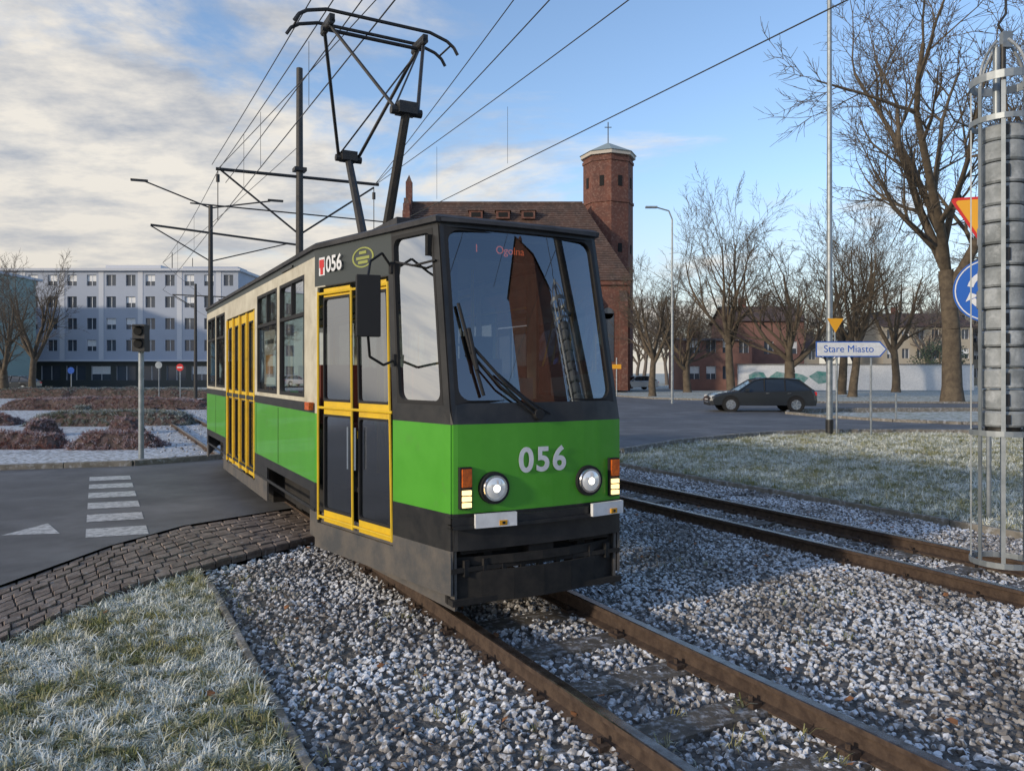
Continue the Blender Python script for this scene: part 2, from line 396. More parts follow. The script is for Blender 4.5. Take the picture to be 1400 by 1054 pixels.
fb.build('front_lights_and_plates',tram,smooth=True)
lb=MB()
lb.box((-.45,5.0,.6),(.35,.16,.14),'under'); lb.box((.45,5.0,.6),(.35,.16,.14),'under')
lb.box((0,5.35,.55),(.9,.7,.3),'dark')
lb.cyl((0,5.35,.52),(0,4.95,.52),.06,'under',n=12); lb.box((0,4.92,.52),(.2,.08,.14),'under')
for z,h,u in((.47,.06,4.86),(.29,.22,4.84)):
    for i in range(6):
        a=-.72+.24*i
        lb.face([(a,u+.12*(abs(a)/.72)**2,z-h/2),(a+.24,u+.12*(abs(a+.24)/.72)**2,z-h/2),(a+.24,u+.12*(abs(a+.24)/.72)**2,z+h/2),(a,u+.12*(abs(a)/.72)**2,z+h/2)],'under')
lb.box((0,4.93,.20),(1.42,.12,.03),'under'); lb.box((0,4.95,.42),(1.42,.12,.02),'under')
for v in(-.68,-.4,.4,.68): lb.box((v,5.05,.42),(.05,.18,.4),'under')
for k in range(9): lb.box((-.6+.15*k,4.90,.43),(.03,.02,.10),'under',rz=.2)
for sd in(-1,1):
    F=Ft(sd)
    lb.face([F(0,.14,.035),F(1,.3,.035),F(1,.56,.03),F(0,.56,.03)],'skirt')
lb.build('lifeguard_and_coupler',tram,solid=.02)
bb=MB()
for uc in(8.25,13.55):
    for du in(-.93,.93):
        bb.cyl((-.6,uc+du,.33),(.6,uc+du,.33),.06,'under',n=10)
        for v in(-.5,.5):
            bb.cyl((v-.05,uc+du,.33),(v+.05,uc+du,.33),.32,'under',n=28); bb.cyl((v-.065,uc+du,.33),(v+.065,uc+du,.33),.2,'steel',n=20)
    for v in(-.68,.68):
        bb.box((v,uc,.42),(.12,2.5,.16),'under'); 
        for du in(-.93,.93): bb.box((v,uc+du,.33),(.2,.28,.26),'under')
        for k in range(6): bb.cyl((v*1.12,uc-.15,.35+.05*k),(v*1.12,uc-.15,.37+.05*k),.09,'steel',n=12)
    bb.box((0,uc,.5),(1.3,.5,.2),'under')
bb.box((0,10.75,.55),(1.9,7.4,.4),'under'); bb.box((0,10.9,.32),(1.9,2.2,.25),'under')
bb.build('bogies',tram)
wb=MB()
wb.tube([fp(-.02,1.50,-.03),fp(-.30,1.72,-.05),fp(-.52,1.98,-.04)],.013,'rubber')
wb.tube([fp(-.08,1.50,-.03),fp(-.34,1.70,-.05),fp(-.55,1.95,-.04)],.009,'rubber')
wb.tube([fp(-.60,2.30,-.03),fp(-.545,1.98,-.035),fp(-.47,1.64,-.03)],.014,'rubber')
wb.tube([fp(-.545,2.12,-.04),fp(-.51,1.82,-.045)],.018,'rubber')
wb.cyl(fp(-.05,1.5,.0),fp(-.05,1.5,-.05),.04,'rubber')
wb.tube([fp(.05,1.50,-.03),fp(-.15,1.62,-.04),fp(-.35,1.80,-.03)],.008,'rubber')
P=Ft(-1)
m0=Vector((-1.17,5.33,2.28))
wb.box(m0,(.17,.075,.44),'rubber',rz=R(-10)); wb.box(m0+Vector((0,.04,0)),(.14,.01,.38),'chrome',rz=R(-10))
a=P(.335,2.62,-.01); b=P(.335,1.90,-.01)
wb.tube([a,a+Vector((-.10,-.06,.10)),a+Vector((-.22,-.14,.02)),m0+Vector((0,0,.22))],.011,'rubber')
wb.tube([b,b+Vector((-.12,-.08,-.04)),b+Vector((-.26,-.18,.02)),m0+Vector((0,0,-.22))],.011,'rubber')
wb.box(a,(.04,.05,.09),'rubber'); wb.box(b,(.04,.05,.09),'rubber')
a=P(.30,2.66,-.02); wb.tube([a,P(.15,2.60,-.05),P(.02,2.62,-.02)],.01,'rubber')
wb.build('wipers_and_mirror',tram,bevel=.006)
# front digits follow the slightly bowed front
for ch_,v in(('0',-.155),('5',-.015),('6',.125)):
    s_=v/.71; yaw=math.atan(.1*s_/.71)
    textobj(ch_,.245,'white',tram,fp(v,1.165,-.020),(R(90),0,yaw),'fleet_number',bold=.006)
rot=(R(90),0,math.atan2(-2.01,.44))
textobj('056',.19,'white',tram,Ft(-1)(.80,2.74,-.03),rot,'side_number',bold=.004)
eb=MB()
F=Ft(-1)
def decal(s0,s1,z0,z1,m,off=-.014): eb.face([F(s0,z0,off),F(s1,z0,off),F(s1,z1,off),F(s0,z1,off)],m)
decal(.90,.955,2.66,2.82,'white'); decal(.905,.95,2.73,2.80,'red',-.017); decal(.915,.94,2.67,2.73,'red',-.017)
cx,cz=.56,2.75; n=24
M['logo']=mat('logo',(.30,.33,.08),.5)
for i in range(n):
    a0=2*math.pi*i/n;a1=2*math.pi*(i+1)/n
    eb.face([F(cx+r_*math.cos(a_)*.09,cz+r_*math.sin(a_)*.085,-.014) for r_,a_ in((1,a0),(1,a1),(.86,a1),(.86,a0))],'logo')
for k,(w_,z_) in enumerate(((.03,2.79),(.055,2.745),(.04,2.71))): eb.face([F(cx-w_,z_-.012,-.014),F(cx+w_,z_-.012,-.014),F(cx+w_,z_+.012,-.014),F(cx-w_,z_+.012,-.014)],'logo')
eb.build('decals',tram)
# pantograph
pb=MB()
uc=8.72
pb.box((0,uc,3.17),(.9,1.1,.06),'steel')
for v in(-.4,.4):
    for du in(-.45,.45): pb.cyl((v,uc+du,3.0),(v,uc+du,3.17),.06,'seat')
kf=Vector((0,7.68,4.56)); kr=Vector((0,9.80,4.58))
for k,ub in((kf,8.45),(kr,8.98)):
    pb.cyl((0,ub,3.15),k,.062,'steel',r1=.05,n=8)
    pb.cyl(k+Vector((-.17,0,0)),k+Vector((.17,0,0)),.045,'steel'); pb.box(k+Vector((0,0,.03)),(.2,.16,.12),'steel')
    pb.cyl((-.45,ub,3.2),(.45,ub,3.2),.04,'steel')
    for sd in(-1,1):
        hd=Vector((sd*.56,uc+(-.12 if k is kf else .12),5.72))
        pb.cyl(k+Vector((sd*.13,0,.03)),hd,.021,'steel',n=6)
    pb.cyl(k+Vector((-.13,0,.03)),Vector((.56,uc,5.72)),.011,'steel',n=5)
pb.cyl((-.62,uc,5.72),(.62,uc,5.72),.022,'steel')
for sd in(-1,1):
    pb.box((sd*.56,uc,5.78),(.06,.40,.09),'steel')
    pb.cyl((sd*.56,uc-.2,5.75),(sd*.56,uc+.2,5.75),.035,'steel')
for du in(-.19,.19):
    pts=[Vector((-.98,uc+du,5.66)),Vector((-.93,uc+du,5.74)),Vector((-.84,uc+du,5.80)),Vector((-.62,uc+du,5.86)),Vector((.62,uc+du,5.86)),Vector((.84,uc+du,5.80)),Vector((.93,uc+du,5.74)),Vector((.98,uc+du,5.66))]
    pb.tube(pts,.020,'steel',n=6)
for sd in(-1,1): pb.cyl((sd*.9,uc-.19,5.77),(sd*.9,uc+.19,5.77),.012,'steel')
pb.build('pantograph',tram)

# ============================================================ TRACKS
def path(Lc,S0,S1):
    pts=[]; S=S0
    while S<=S1:
        d=0 if S<40 else (S-40)**2*.014
        pts.append(LS(Lc+d,S)); S+=1.5 if S>36 else 4
    return pts
def rail(mb,Lc,S0=-4,S1=75):
    pts=path(Lc,S0,S1)
    prof=[(-.062,-.145),(.062,-.145),(.062,-.133),(.012,-.118),(.010,-.042),(.036,-.032),(.036,-.004),(.028,0),(-.028,0),(-.036,-.004),(-.036,-.032),(-.010,-.042),(-.012,-.118),(-.062,-.133)]
    rings=[]
    for i,p in enumerate(pts):
        d=(pts[min(i+1,len(pts)-1)]-pts[max(i-1,0)]).normalized(); n=Vector((d.y,-d.x,0))
        rings.append([p+n*a+Vector((0,0,b)) for a,b in prof])
    k=len(prof)
    for A,B in zip(rings[:-1],rings[1:]):
        for i in range(k):
            j=(i+1)%k; mb.face([A[i],A[j],B[j],B[i]],'railtop' if i in(6,7,8,) else 'rust')
for Lc in(2.91,7.3):
    tb=MB()
    for d in(-.535,.535): rail(tb,Lc+d)
    S=-2
    while S<19:
        rz=R(ANG)
        tb.box(LS(Lc,S,-.218+random.uniform(-.008,.005)),(1.8,.23,.16),'sleeper',rz=rz+random.uniform(-.02,.02))
        for d in(-.535,.535):
            for e in(-.085,.085):
                tb.box(LS(Lc+d+e,S,-.125),(.07,.10,.03),'rust',rz=rz); tb.cyl(LS(Lc+d+e,S,-.11),LS(Lc+d+e,S,-.08),.015,'rust',n=6)
        S+=.66
    tb.build('tram_track')
# ============================================================ GROUND
gb=MB(); g=2500
gb.face([(-g,-300,-.20),(g,-300,-.20),(g,g,-.20),(-g,g,-.20)],'ground'); gb.build('ground')
road=[(-5.6,-12),(-4.75,3),(-4.42,6.63),(-4.27,8.15),(-3.95,9.22),(-3.1,10.3),(-2.3,11.0),(-1,13),(1,16),(2.57,18),(4.3,20.4),(6.35,22.2),(8,23.4),(10,24.1),(12.5,24.2),(15,23.7),(30,21),(90,14),(90,20),(30,25.2),(19,26.5),(16,27.3),(14.3,28.8),(12.9,31.5),(12.3,34.4),(13.2,36.6),(16,37.8),(30,39),(90,42),(90,50),(30,46),(18,47),(10,54),(6,68),(5,90),(-6,90),(-4,50),(-4,30),(-5,21),(-6.0,16.6),(-7.5,15.2),(-9.8,14.5),(-30,13),(-80,10),(-80,-12)]
rb=MB(); rb.face([(x,y,-.03) for x,y in road],'asphalt'); rb.build('road')
rb=MB(); rb.face([(-140,88,-.1),(-5,82,-.1),(-5,90,-.1),(-140,97,-.1)],'asphalt'); rb.face([(-60,64,-.1),(-26,64,-.1),(-26,69,-.1),(-60,69,-.1)],'asphalt')
rb.build('road')
def kerb(name,pts,w=.14,z0=-.2,z1=.07,m='conc'):
    b=MB(); 
    P=[Vector((x,y,0)) for x,y in pts]
    for a,c in zip(P[:-1],P[1:]):
        d=(c-a); L=d.length; n=max(1,int(L/1.0)); rz=math.atan2(d.y,d.x)
        for i in range(n):
            q=a+d*((i+.5)/n); b.box((q.x,q.y,(z0+z1)/2+random.uniform(-.006,.006)),(L/n-.008,w,z1-z0),m,rz=rz+random.uniform(-.006,.006))
    return b.build(name,bevel=.012)
kerb('kerb',[(2.57,18),(4.3,20.4),(6.35,22.2),(8,23.4),(10,24.1),(12.5,24.2),(15,23.7),(30,21)],z1=.04)
kerb('kerb',[(-60,11.4),(-30,13),(-9.8,14.5),(-7.5,15.2),(-6.2,16.4)],z1=.07)
kerb('kerb',[(30,25.2),(19,26.5),(16,27.3),(14.3,28.8),(12.9,31.5),(12.3,34.4),(13.2,36.6),(16,37.8),(30,39)],z1=.08)
kerb('kerb',[(30,46),(18,47),(10,54),(6,68)],z1=.08)
e=[LS(.9,S) for S in(1.0,3,5,7.4)]; kerb('edging_kerb',[(p.x,p.y) for p in e],w=.055,z1=-.085)
e=[LS(9.65,S) for S in(0,5,10,14.2)]; kerb('edging_kerb',[(p.x,p.y) for p in e],w=.055,z1=-.08)
near=[(-3.75,2.5),(-3.62,4.2),(-3.55,5.4),(-3.38,6.5),(-2.9,7.6),(-2.25,8.7),(-1.3,10.0)]
far=[(-4.75,3),(-4.6,4.9),(-4.42,6.63),(-4.27,8.15),(-3.95,9.22),(-3.1,10.3),(-2.3,11.0)]
def interp(poly,t):
    n=len(poly)-1; x=min(t*n,n-1e-6); i=int(x); f=x-i
    return Vector((poly[i][0]*(1-f)+poly[i+1][0]*f, poly[i][1]*(1-f)+poly[i+1][1]*f,0))
sb=MB(); NC=40; NR=11
for r in range(NR):
    ofs=random.random()
    for c in range(NC):
        t0=(c+ofs)/NC; t1=t0+.93/NC
        if t1>1: continue
        f0=(r+.05)/NR; f1=(r+.93)/NR
        q=[interp(near,t0).lerp(interp(far,t0),f0),interp(near,t1).lerp(interp(far,t1),f0),interp(near,t1).lerp(interp(far,t1),f1),interp(near,t0).lerp(interp(far,t0),f1)]
        zz=-.045+random.uniform(-.008,.008); cc=sum(q,Vector())/4
        tp=[p.lerp(cc,.09)+Vector((0,0,zz+random.uniform(-.004,.004))) for p in q]; bt=[p+Vector((0,0,-.12)) for p in q]; md=[p+Vector((0,0,zz-.012)) for p in q]
        sb.face(tp,'setts')
        for i in range(4):
            j=(i+1)%4; sb.face([md[i],md[j],tp[j],tp[i]],'setts'); sb.face([bt[i],bt[j],md[j],md[i]],'setts')
sb.build('cobbled_verge')
sb=MB(); sb.face([(p[0],p[1],-.075) for p in near+far[::-1]],'soil'); sb.build('verge_bed')
pk=MB()
for c in range(6):
    S=9.75+c*1.02
    L=.22
    q=[LS(L-.33,S),LS(L+.30,S-.10),LS(L+.30,S+.45),LS(L-.33,S+.55)]
    if all(pip(p.x,p.y,road) for p in q): pk.face([(p.x,p.y,-.026) for p in q],'paint')
pk.face([(-5.75,8.65,-.026),(-5.15,8.75,-.026),(-5.65,9.35,-.026)],'paint')
for i in range(12): pk.face([(-13-i*3,10.8-i*.1,-.026),(-11.4-i*3,10.85-i*.1,-.026),(-11.4-i*3,10.97-i*.1,-.026),(-13-i*3,10.92-i*.1,-.026)],'paint')
pk.build('road_marking')
pv=MB(); pv.face([(-60,11.5,-.01),(-30,13.1,-.01),(-9.8,14.62,-.01),(-7.6,15.35,-.01),(-7.2,17.6,-.01),(-30,15.8,-.01),(-60,14,-.01)],'farballast')
pv.face([(-60,17.4,-.15),(-8.4,18.8,-.15),(-16,34,-.15),(-24,60,-.15),(-60,60,-.15)],'farballast')
pv.build('pavement')
def patch(name,L0,L1,S0,S1,step,pred,zf,m):
    b=MB(); nL=int((L1-L0)/step); nS=int((S1-S0)/step); idx={}
    def vid(i,j):
        if (i,j) not in idx:
            p=LS(L0+i*step,S0+j*step); idx[(i,j)]=len(b.v); b.v.append((p.x,p.y,zf(p.x,p.y)))
        return idx[(i,j)]
    k=b.mi(m)
    for i in range(nL):
        for j in range(nS):
            c=LS(L0+(i+.5)*step,S0+(j+.5)*step)
            if pred(c.x,c.y): b.f.append([vid(i,j),vid(i+1,j),vid(i+1,j+1),vid(i,j+1)]); b.m.append(k)
    return b.build(name,smooth=True)
def nz(x,y,s,a): return noise.noise(Vector((x*s,y*s,3.1)))*a
nearpoly=[(-9,-5),(-4,0)]+near+[(0,11.5),(0,60),(-90,60),(-90,-5)]
def zb(x,y):
    L=toLS(x,y)[0]; ins=min(abs(L-2.91),abs(L-7.3))
    return (-.166 if ins<.6 else -.138)+nz(x,y,1.3,.02)+nz(x,y,4,.012)
zbg=lambda x,y:-.10+nz(x,y,1.1,.03)+nz(x,y,4,.012)
notroad=lambda x,y: not pip(x,y,road) and not pip(x,y,nearpoly)
bn=patch('ballast_gravel',.93,9.6,.5,9.0,.15,notroad,zb,'soil')
bf=patch('ballast_gravel',.93,9.6,9.0,19.5,.15,notroad,zb,'soil')
bz=patch('far_ballast_gravel',1.0,9.2,19,60,.5,lambda x,y:not pip(x,y,road),lambda x,y:-.12+nz(x,y,2,.03),'farballast')
ga=patch('frosted_grass',-5,.87,1.0,9.5,.15,lambda x,y: notroad(x,y),zbg,'lawn')
gr=patch('frosted_grass',9.7,24,-1,22,.25,lambda x,y: not pip(x,y,road) and y>5 and x<1.0*y+1,zbg,'lawn')
gr2=patch('frosted_grass',12,60,15,50,.8,lambda x,y: (not pip(x,y,road)) and y>24 and x>9,lambda x,y:-.13+nz(x,y,.6,.05),'ground')
wd=patch('weeds',1.0,6.0,1.0,9,.3,lambda x,y: notroad(x,y) and (noise.noise(Vector((x*1.1,y*1.1,9)))>.25 or toLS(x,y)[0]<1.25) and abs(abs(toLS(x,y)[0]-2.91)-.535)>.12,lambda x,y:-.125,'soil')
def coll(name,objs):
    c=bpy.data.collections.new(name)
    for o in objs:
        scene.collection.objects.unlink(o); c.objects.link(o)
    return c
def scatter(obj,col,dens,s0,s1,seed=0,rx=3.14,join=True):
    ng=bpy.data.node_groups.new('scatter','GeometryNodeTree')
    ng.interface.new_socket('Geometry',in_out='INPUT',socket_type='NodeSocketGeometry'); ng.interface.new_socket('Geometry',in_out='OUTPUT',socket_type='NodeSocketGeometry')
    N=ng.nodes; K=ng.links
    gi=N.new('NodeGroupInput'); go=N.new('NodeGroupOutput'); dp=N.new('GeometryNodeDistributePointsOnFaces'); dp.inputs['Density'].default_value=dens; dp.inputs['Seed'].default_value=seed
    ip=N.new('GeometryNodeInstanceOnPoints'); ip.inputs['Pick Instance'].default_value=True
    ci=N.new('GeometryNodeCollectionInfo'); ci.inputs['Collection'].default_value=col; ci.inputs['Separate Children'].default_value=True; ci.inputs['Reset Children'].default_value=True
    rv=N.new('FunctionNodeRandomValue'); rv.data_type='FLOAT_VECTOR'; rv.inputs[0].default_value=(-rx,-rx,-3.14); rv.inputs[1].default_value=(rx,rx,3.14); rv.inputs['Seed'].default_value=seed+1
    rs=N.new('FunctionNodeRandomValue'); rs.data_type='FLOAT'; rs.inputs[2].default_value=s0; rs.inputs[3].default_value=s1; rs.inputs['Seed'].default_value=seed+2
    jg=N.new('GeometryNodeJoinGeometry')
    K.new(gi.outputs[0],dp.inputs['Mesh']); K.new(dp.outputs['Points'],ip.inputs['Points']); K.new(ci.outputs[0],ip.inputs['Instance'])
    K.new(rv.outputs[0],ip.inputs['Rotation']); K.new(rs.outputs[1],ip.inputs['Scale'])
    if join: K.new(gi.outputs[0],jg.inputs[0])
    K.new(ip.outputs[0],jg.inputs[0]); K.new(jg.outputs[0],go.inputs[0])
    md=obj.modifiers.new('scatter','NODES'); md.node_group=ng
import bmesh
stones=[]
for k in range(8):
    bm=bmesh.new(); bmesh.ops.create_icosphere(bm,subdivisions=2 if k<2 else 1,radius=1)
    sx,sy,sz=random.uniform(.8,1.35),random.uniform(.7,1),random.uniform(.55,.85)
    pl=[(Vector((random.gauss(0,1),random.gauss(0,1),random.gauss(0,1))).normalized(),random.uniform(.5,.85)) for _ in range(9)]
    for v in bm.verts:
        c=v.co
        for n_,d in pl:
            t=c.dot(n_)-d
            if t>0: c-=n_*t
        v.co=Vector((c.x*sx,c.y*sy,c.z*sz))
    me=bpy.data.meshes.new('stone'); bm.to_mesh(me); bm.free(); me.materials.append(M['stonea']); o=bpy.data.objects.new('stone_piece',me); scene.collection.objects.link(o); stones.append(o)
cst=coll('stone_pieces',stones)
def mktufts(mt,nm,hs=1,cnt=14):
    tufts=[]
    for k in range(5):
        b=MB()
        for i in range(cnt):
            a=random.uniform(0,6.28); r=random.uniform(0,.035); h=random.uniform(.02,.07)*hs; ln=random.uniform(.01,.09); w=random.uniform(.002,.0036)
            p=Vector((r*math.cos(a),r*math.sin(a),-.01)); d=Vector((math.cos(a+random.uniform(-.8,.8)),math.sin(a+random.uniform(-.8,.8)),0)); s_=Vector((-d.y,d.x,0))*w
            mid=p+d*ln*.4+Vector((0,0,h*.7)); tip=p+d*ln+Vector((0,0,h*random.uniform(.3,1)))
            b.face([p-s_,p+s_,mid+s_*.8,mid-s_*.8],mt); b.face([mid-s_*.8,mid+s_*.8,tip],mt)
        tufts.append(b.build('tuft_piece'))
    return coll(nm,tufts)
ctf=mktufts('blade','tuft_pieces'); cwd=mktufts('weed','weed_pieces',1.2,12)
def twigcoll(mt,nm):
    tw_=[]
    for k in range(4):
        b=MB()
        for i in range(20):
            a=random.uniform(0,6.28); d=Vector((math.cos(a)*random.uniform(.2,1),math.sin(a)*random.uniform(.2,1),random.uniform(.4,1.1))).normalized()
            L=random.uniform(.08,.19); p=Vector((0,0,-.05)); q=p+d*L
            b.cyl(p,q,.005,mt,r1=.003,n=3,cap=False)
            for j in range(5):
                c=p.lerp(q,random.uniform(.4,1)); s_=Vector((random.uniform(-1,1),random.uniform(-1,1),random.uniform(-.3,1)))*.018; u_=Vector((random.uniform(-1,1),random.uniform(-1,1),random.uniform(-.3,1)))*.016
                b.face([c,c+s_,c+s_+u_,c+u_],mt)
        tw_.append(b.build('twig_piece'))
    return coll(nm,tw_)
ctw=twigcoll('twig','twig_pieces'); ctg=twigcoll('twigg','green_twig_pieces')
lv=[]
for k in range(3):
    b=MB(); b.face([(0,-.03,0),(.02,-.005,.008),(.012,.03,.002),(-.015,.028,.01),(-.022,0,.004)],'leaf'); lv.append(b.build('leaf_piece'))
clf=coll('leaf_pieces',lv)
scatter(bn,cst,540,.015,.040,1)
scatter(bf,cst,320,.018,.038,5)
scatter(bz,cst,8,.03,.06,8)
scatter(ga,ctf,560,.6,1.4,11,rx=.4)
scatter(gr,ctf,110,.9,1.9,17,rx=.35)
scatter(wd,cwd,16,.5,1.2,29,rx=.4,join=False)
fl=patch('fallen_leaves',-4,9.3,1.2,9,.5,lambda x,y:notroad(x,y),lambda x,y:-.075 if toLS(x,y)[0]<.9 else -.105,'ground')
scatter(fl,clf,2.2,.6,1.2,23,rx=.5,join=False)

# ============================================================ TREES
def tree_mesh(name,seed,H,r0,trunk=.25,limbs=4,lv=5,kids=5,wig=.15,minr=.012,la=(.35,.75),lf=.42,ka=(.4,.9),up=.06,lean=.08,fade=.75,mt='bark'):
    rnd=random.Random(seed); b=MB()
    def branch(p,d,L,r,level):
        n=(7,8,5,4,3,2)[min(level,5)]; seg=L/n; rr=r; nodes=[]
        for i in range(n):
            w=wig*(.35 if level==0 else .8+.2*level)
            d=(d+Vector((rnd.gauss(0,1),rnd.gauss(0,1),rnd.gauss(0,.7)))*w*.6+Vector((0,0,up if level else 0))).normalized()
            q=p+d*seg
            r2=max(minr*.5,r*(1-(fade if level else .3)*(i+1)/n))
            b.cyl(p,q,rr*(1.25 if level==0 and i==0 else 1),mt,r1=r2,n=10 if level==0 else 7 if level==1 else 4 if level==2 else 3,cap=False)
            p=q;rr=r2; nodes.append((p.copy(),d.copy(),rr,(i+1)/n))
        if level>=lv: return
        if level==0:
            for k in range(limbs):
                kp,kd,kr,f=nodes[-1 if k<limbs-1 else -2]
                az=2*math.pi*(k+rnd.uniform(-.25,.25))/limbs+.5; an=rnd.uniform(*la)*(1 if k else .35)
                nd=Vector((math.cos(az)*math.sin(an),math.sin(az)*math.sin(an),math.cos(an)))
                branch(kp,nd,H*lf*rnd.uniform(.8,1.15)*(1.25 if k==0 else 1),r0*rnd.uniform(.42,.6),1)
            return
        kn=kids+1 if level==1 else kids if level<4 else kids-1
        for k in range(kn):
            t=(k+1)/kn; idx=min(n-1,max(0,int(t*n-.5))); kp,kd,kr,f=nodes[idx]
            ax=kd.orthogonal().normalized(); ax=Matrix.Rotation(rnd.uniform(0,6.28),3,kd)@ax
            an=rnd.uniform(*ka)*(1 if k<kn-1 else .4)
            nd=(kd*math.cos(an)+ax*math.sin(an)).normalized()
            branch(kp,nd,L*rnd.uniform(.42,.70)*(1.1-.35*f),max(minr,kr*rnd.uniform(.5,.75)),level+1)
    branch(Vector((0,0,-.2)),Vector((rnd.uniform(-lean,lean),0,1)).normalized(),H*trunk,r0,0)
    me=bpy.data.meshes.new(name); me.from_pydata(b.v,[],b.f); me.materials.append(M[mt]); me.polygons.foreach_set('use_smooth',[True]*len(b.f)); me.update()
    zs=max(v[2] for v in b.v); k=H/zs
    me.transform(Matrix.Scale(k,4)); return me
T=[tree_mesh('tree_a',3,14,.34),tree_mesh('tree_b',11,15,.31,limbs=5,la=(.25,.65),ka=(.35,.8)),tree_mesh('tree_c',21,12,.38,trunk=.2,limbs=4,la=(.5,1.0))]
TD=[tree_mesh('tree_d',31,14,.30,lv=4,kids=6,minr=.035,mt='barkf'),tree_mesh('tree_e',32,15,.3,lv=4,kids=6,limbs=5,minr=.035,mt='barkf')]
TB=tree_mesh('tree_big',14,33,.72,trunk=.30,limbs=4,lv=5,kids=6,wig=.15,minr=.022,la=(.25,.65),lf=.48,ka=(.4,1.0),fade=.65)
TB2=tree_mesh('tree_big_b',9,30,.65,trunk=.32,limbs=5,lv=5,kids=5,wig=.16,minr=.022,la=(.3,.8),lf=.42,ka=(.45,1.0))
def place(me,x,y,s=1,rz=0,name='bare_tree',parent=None,sz=None):
    o=bpy.data.objects.new(name,me); scene.collection.objects.link(o); o.location=(x,y,-.15); o.rotation_euler=(0,0,rz); o.scale=(s,s,sz or s)
    if parent: o.parent=parent
    return o
def P2(px,Y): return ((px-700)/1050*Y,Y)
place(TB,*P2(1302,50),1.0,.4)
place(TB2,*P2(1415,62),1.05,2.4)
place(T[1],*P2(1000,62),1.25,.3); place(T[2],*P2(1078,60),1.2,1.3); place(T[1],*P2(1165,62),1.2,2.6); place(T[0],*P2(1150,70),1.2,2.0)
place(T[0],*P2(892,66),.9,.9); place(T[0],*P2(1225,80),1.25,4); place(T[2],*P2(940,80),1.1,5)
place(T[0],*P2(45,70),.95,1.5); place(T[2],*P2(8,60),.9,.5); place(T[1],*P2(-60,55),.8,.5)
dt=empty('distant_trees')
for i in range(34):
    px=860+i*20+random.uniform(-12,12); Y=random.uniform(112,165)
    place(TD[i%2],*P2(px,Y),random.uniform(.9,1.35),random.uniform(0,6),'tree',dt)
for i in range(6):
    place(TD[i%2],*P2(random.uniform(-60,560),150),random.uniform(.6,.9),random.uniform(0,6),'tree',dt)
# evergreen thicket
cb=MB(); cb.cyl((0,0,-.2),(0,0,5.5),.2,'bark',r1=.05,n=8)
for i in range(2600):
    a=random.uniform(0,6.28); u_=random.uniform(-1,1); rr=3.2*random.uniform(.5,1)**.5*(1+.2*math.sin(a*3+u_*4)); q=math.sqrt(1-u_*u_)
    c=Vector((rr*q*math.cos(a),rr*q*math.sin(a),3.0+rr*u_*.9)); d=Vector((random.gauss(0,1),random.gauss(0,1),random.gauss(0,1))).normalized()*.25; s_=d.orthogonal().normalized()*.12
    cb.face([c-s_,c+d,c+s_],'conifer')
cb.build('evergreen_tree',loc=(*P2(1285,98),-.15))
def hedge(x,y,lx,ly,h,rz,seed,c=None,dens=42):
    b=MB(); nx=max(4,int(lx/.3)); ny=max(3,int(ly/.25)); k=b.mi('hedgecore')
    for i in range(nx+1):
        for j in range(ny+1):
            a=i/nx*2-1; c_=j/ny*2-1
            hh=h*(max(0,1-a**6)*max(0,1-c_**6))**.5*(1+.25*noise.noise(Vector((i*.3+seed,j*.35,seed))))
            b.v.append((a*lx/2+noise.noise(Vector((i*.5,j*.5,seed)))*.2,c_*ly/2+noise.noise(Vector((i*.3,seed,1)))*.2,hh-.12))
    for i in range(nx):
        for j in range(ny):
            q=i*(ny+1)+j; b.f.append([q,q+ny+1,q+ny+2,q+1]); b.m.append(k)
    o=b.build('hedge',smooth=True,loc=(x,y,-.08),rot=(0,0,rz)); scatter(o,c or ctw,dens,.6,1.1,seed,rx=.6); return o
hedge(-10.2,19.9,2.3,.9,.44,.03,31,None,80); hedge(-13.0,20.0,2.9,.9,.42,.0,38,None,80); hedge(-17.2,19.9,4,1.0,.42,.06,32,ctg,70)
hedge(-14.9,28.6,6.0,1.3,.55,.02,33,ctg,60); hedge(-22,28.8,7,1.3,.5,.02,37,ctw,50)
hedge(-21.5,41,11,1.6,.66,.0,34,ctw,36); hedge(-35,41.5,12,1.6,.66,.0,35,ctg,30); hedge(-34,60,24,2,.8,0,36,ctg,18)
for i,(px,Y) in enumerate(((172,24.5),(185,30),(60,24),(112,34))):
    x,y=P2(px,Y); hedge(x,y,1.1,1.0,.5,.5*i,50+i,ctg if i%2 else ctw,60)
# ============================================================ BUILDINGS
def facade(mb,x0,x1,y,z0,z1,cols,rows,zr,ww,wh,wall,first=None):
    ops=[]
    for c in range(cols):
        cx=x0+(x1-x0)*(c+.5)/cols
        for r in range(rows):
            cz=zr[0]+r*zr[1]; ops.append((cx-ww/2,cx+ww/2,cz,cz+wh))
    F=lambda s,z,off=0: Vector((s,y+off,z))
    grid_wall(mb,F,cuts([x0,x1],ops,0),cuts([z0,z1],ops,2),ops,wall)
    for o in ops:
        for (a,b_,c_,d) in ((o[0],o[2],o[1],o[2]),(o[1],o[2],o[1],o[3]),(o[1],o[3],o[0],o[3]),(o[0],o[3],o[0],o[2])):
            mb.face([(a,y,b_),(c_,y,d),(c_,y+.25,d),(a,y+.25,b_)],'bldg2')
        mb.face([(o[0],y+.25,o[2]),(o[1],y+.25,o[2]),(o[1],y+.25,o[3]),(o[0],y+.25,o[3])],'bwin')
        mb.box(((o[0]+o[1])/2,y+.22,(o[2]+o[3])/2),(.07,.05,o[3]-o[2]),'white')
        if random.random()<.35: mb.box(((o[0]+o[1])/2,y+.235,o[3]-.3*(o[3]-o[2])),(o[1]-o[0]-.05,.015,(o[3]-o[2])*.55),'white')
ob=empty('office_building')
bm_=MB()
facade(bm_,-88,-38.5,108,3.6,16.2,18,4,(4.9,3.05),1.35,1.55,'bldg')
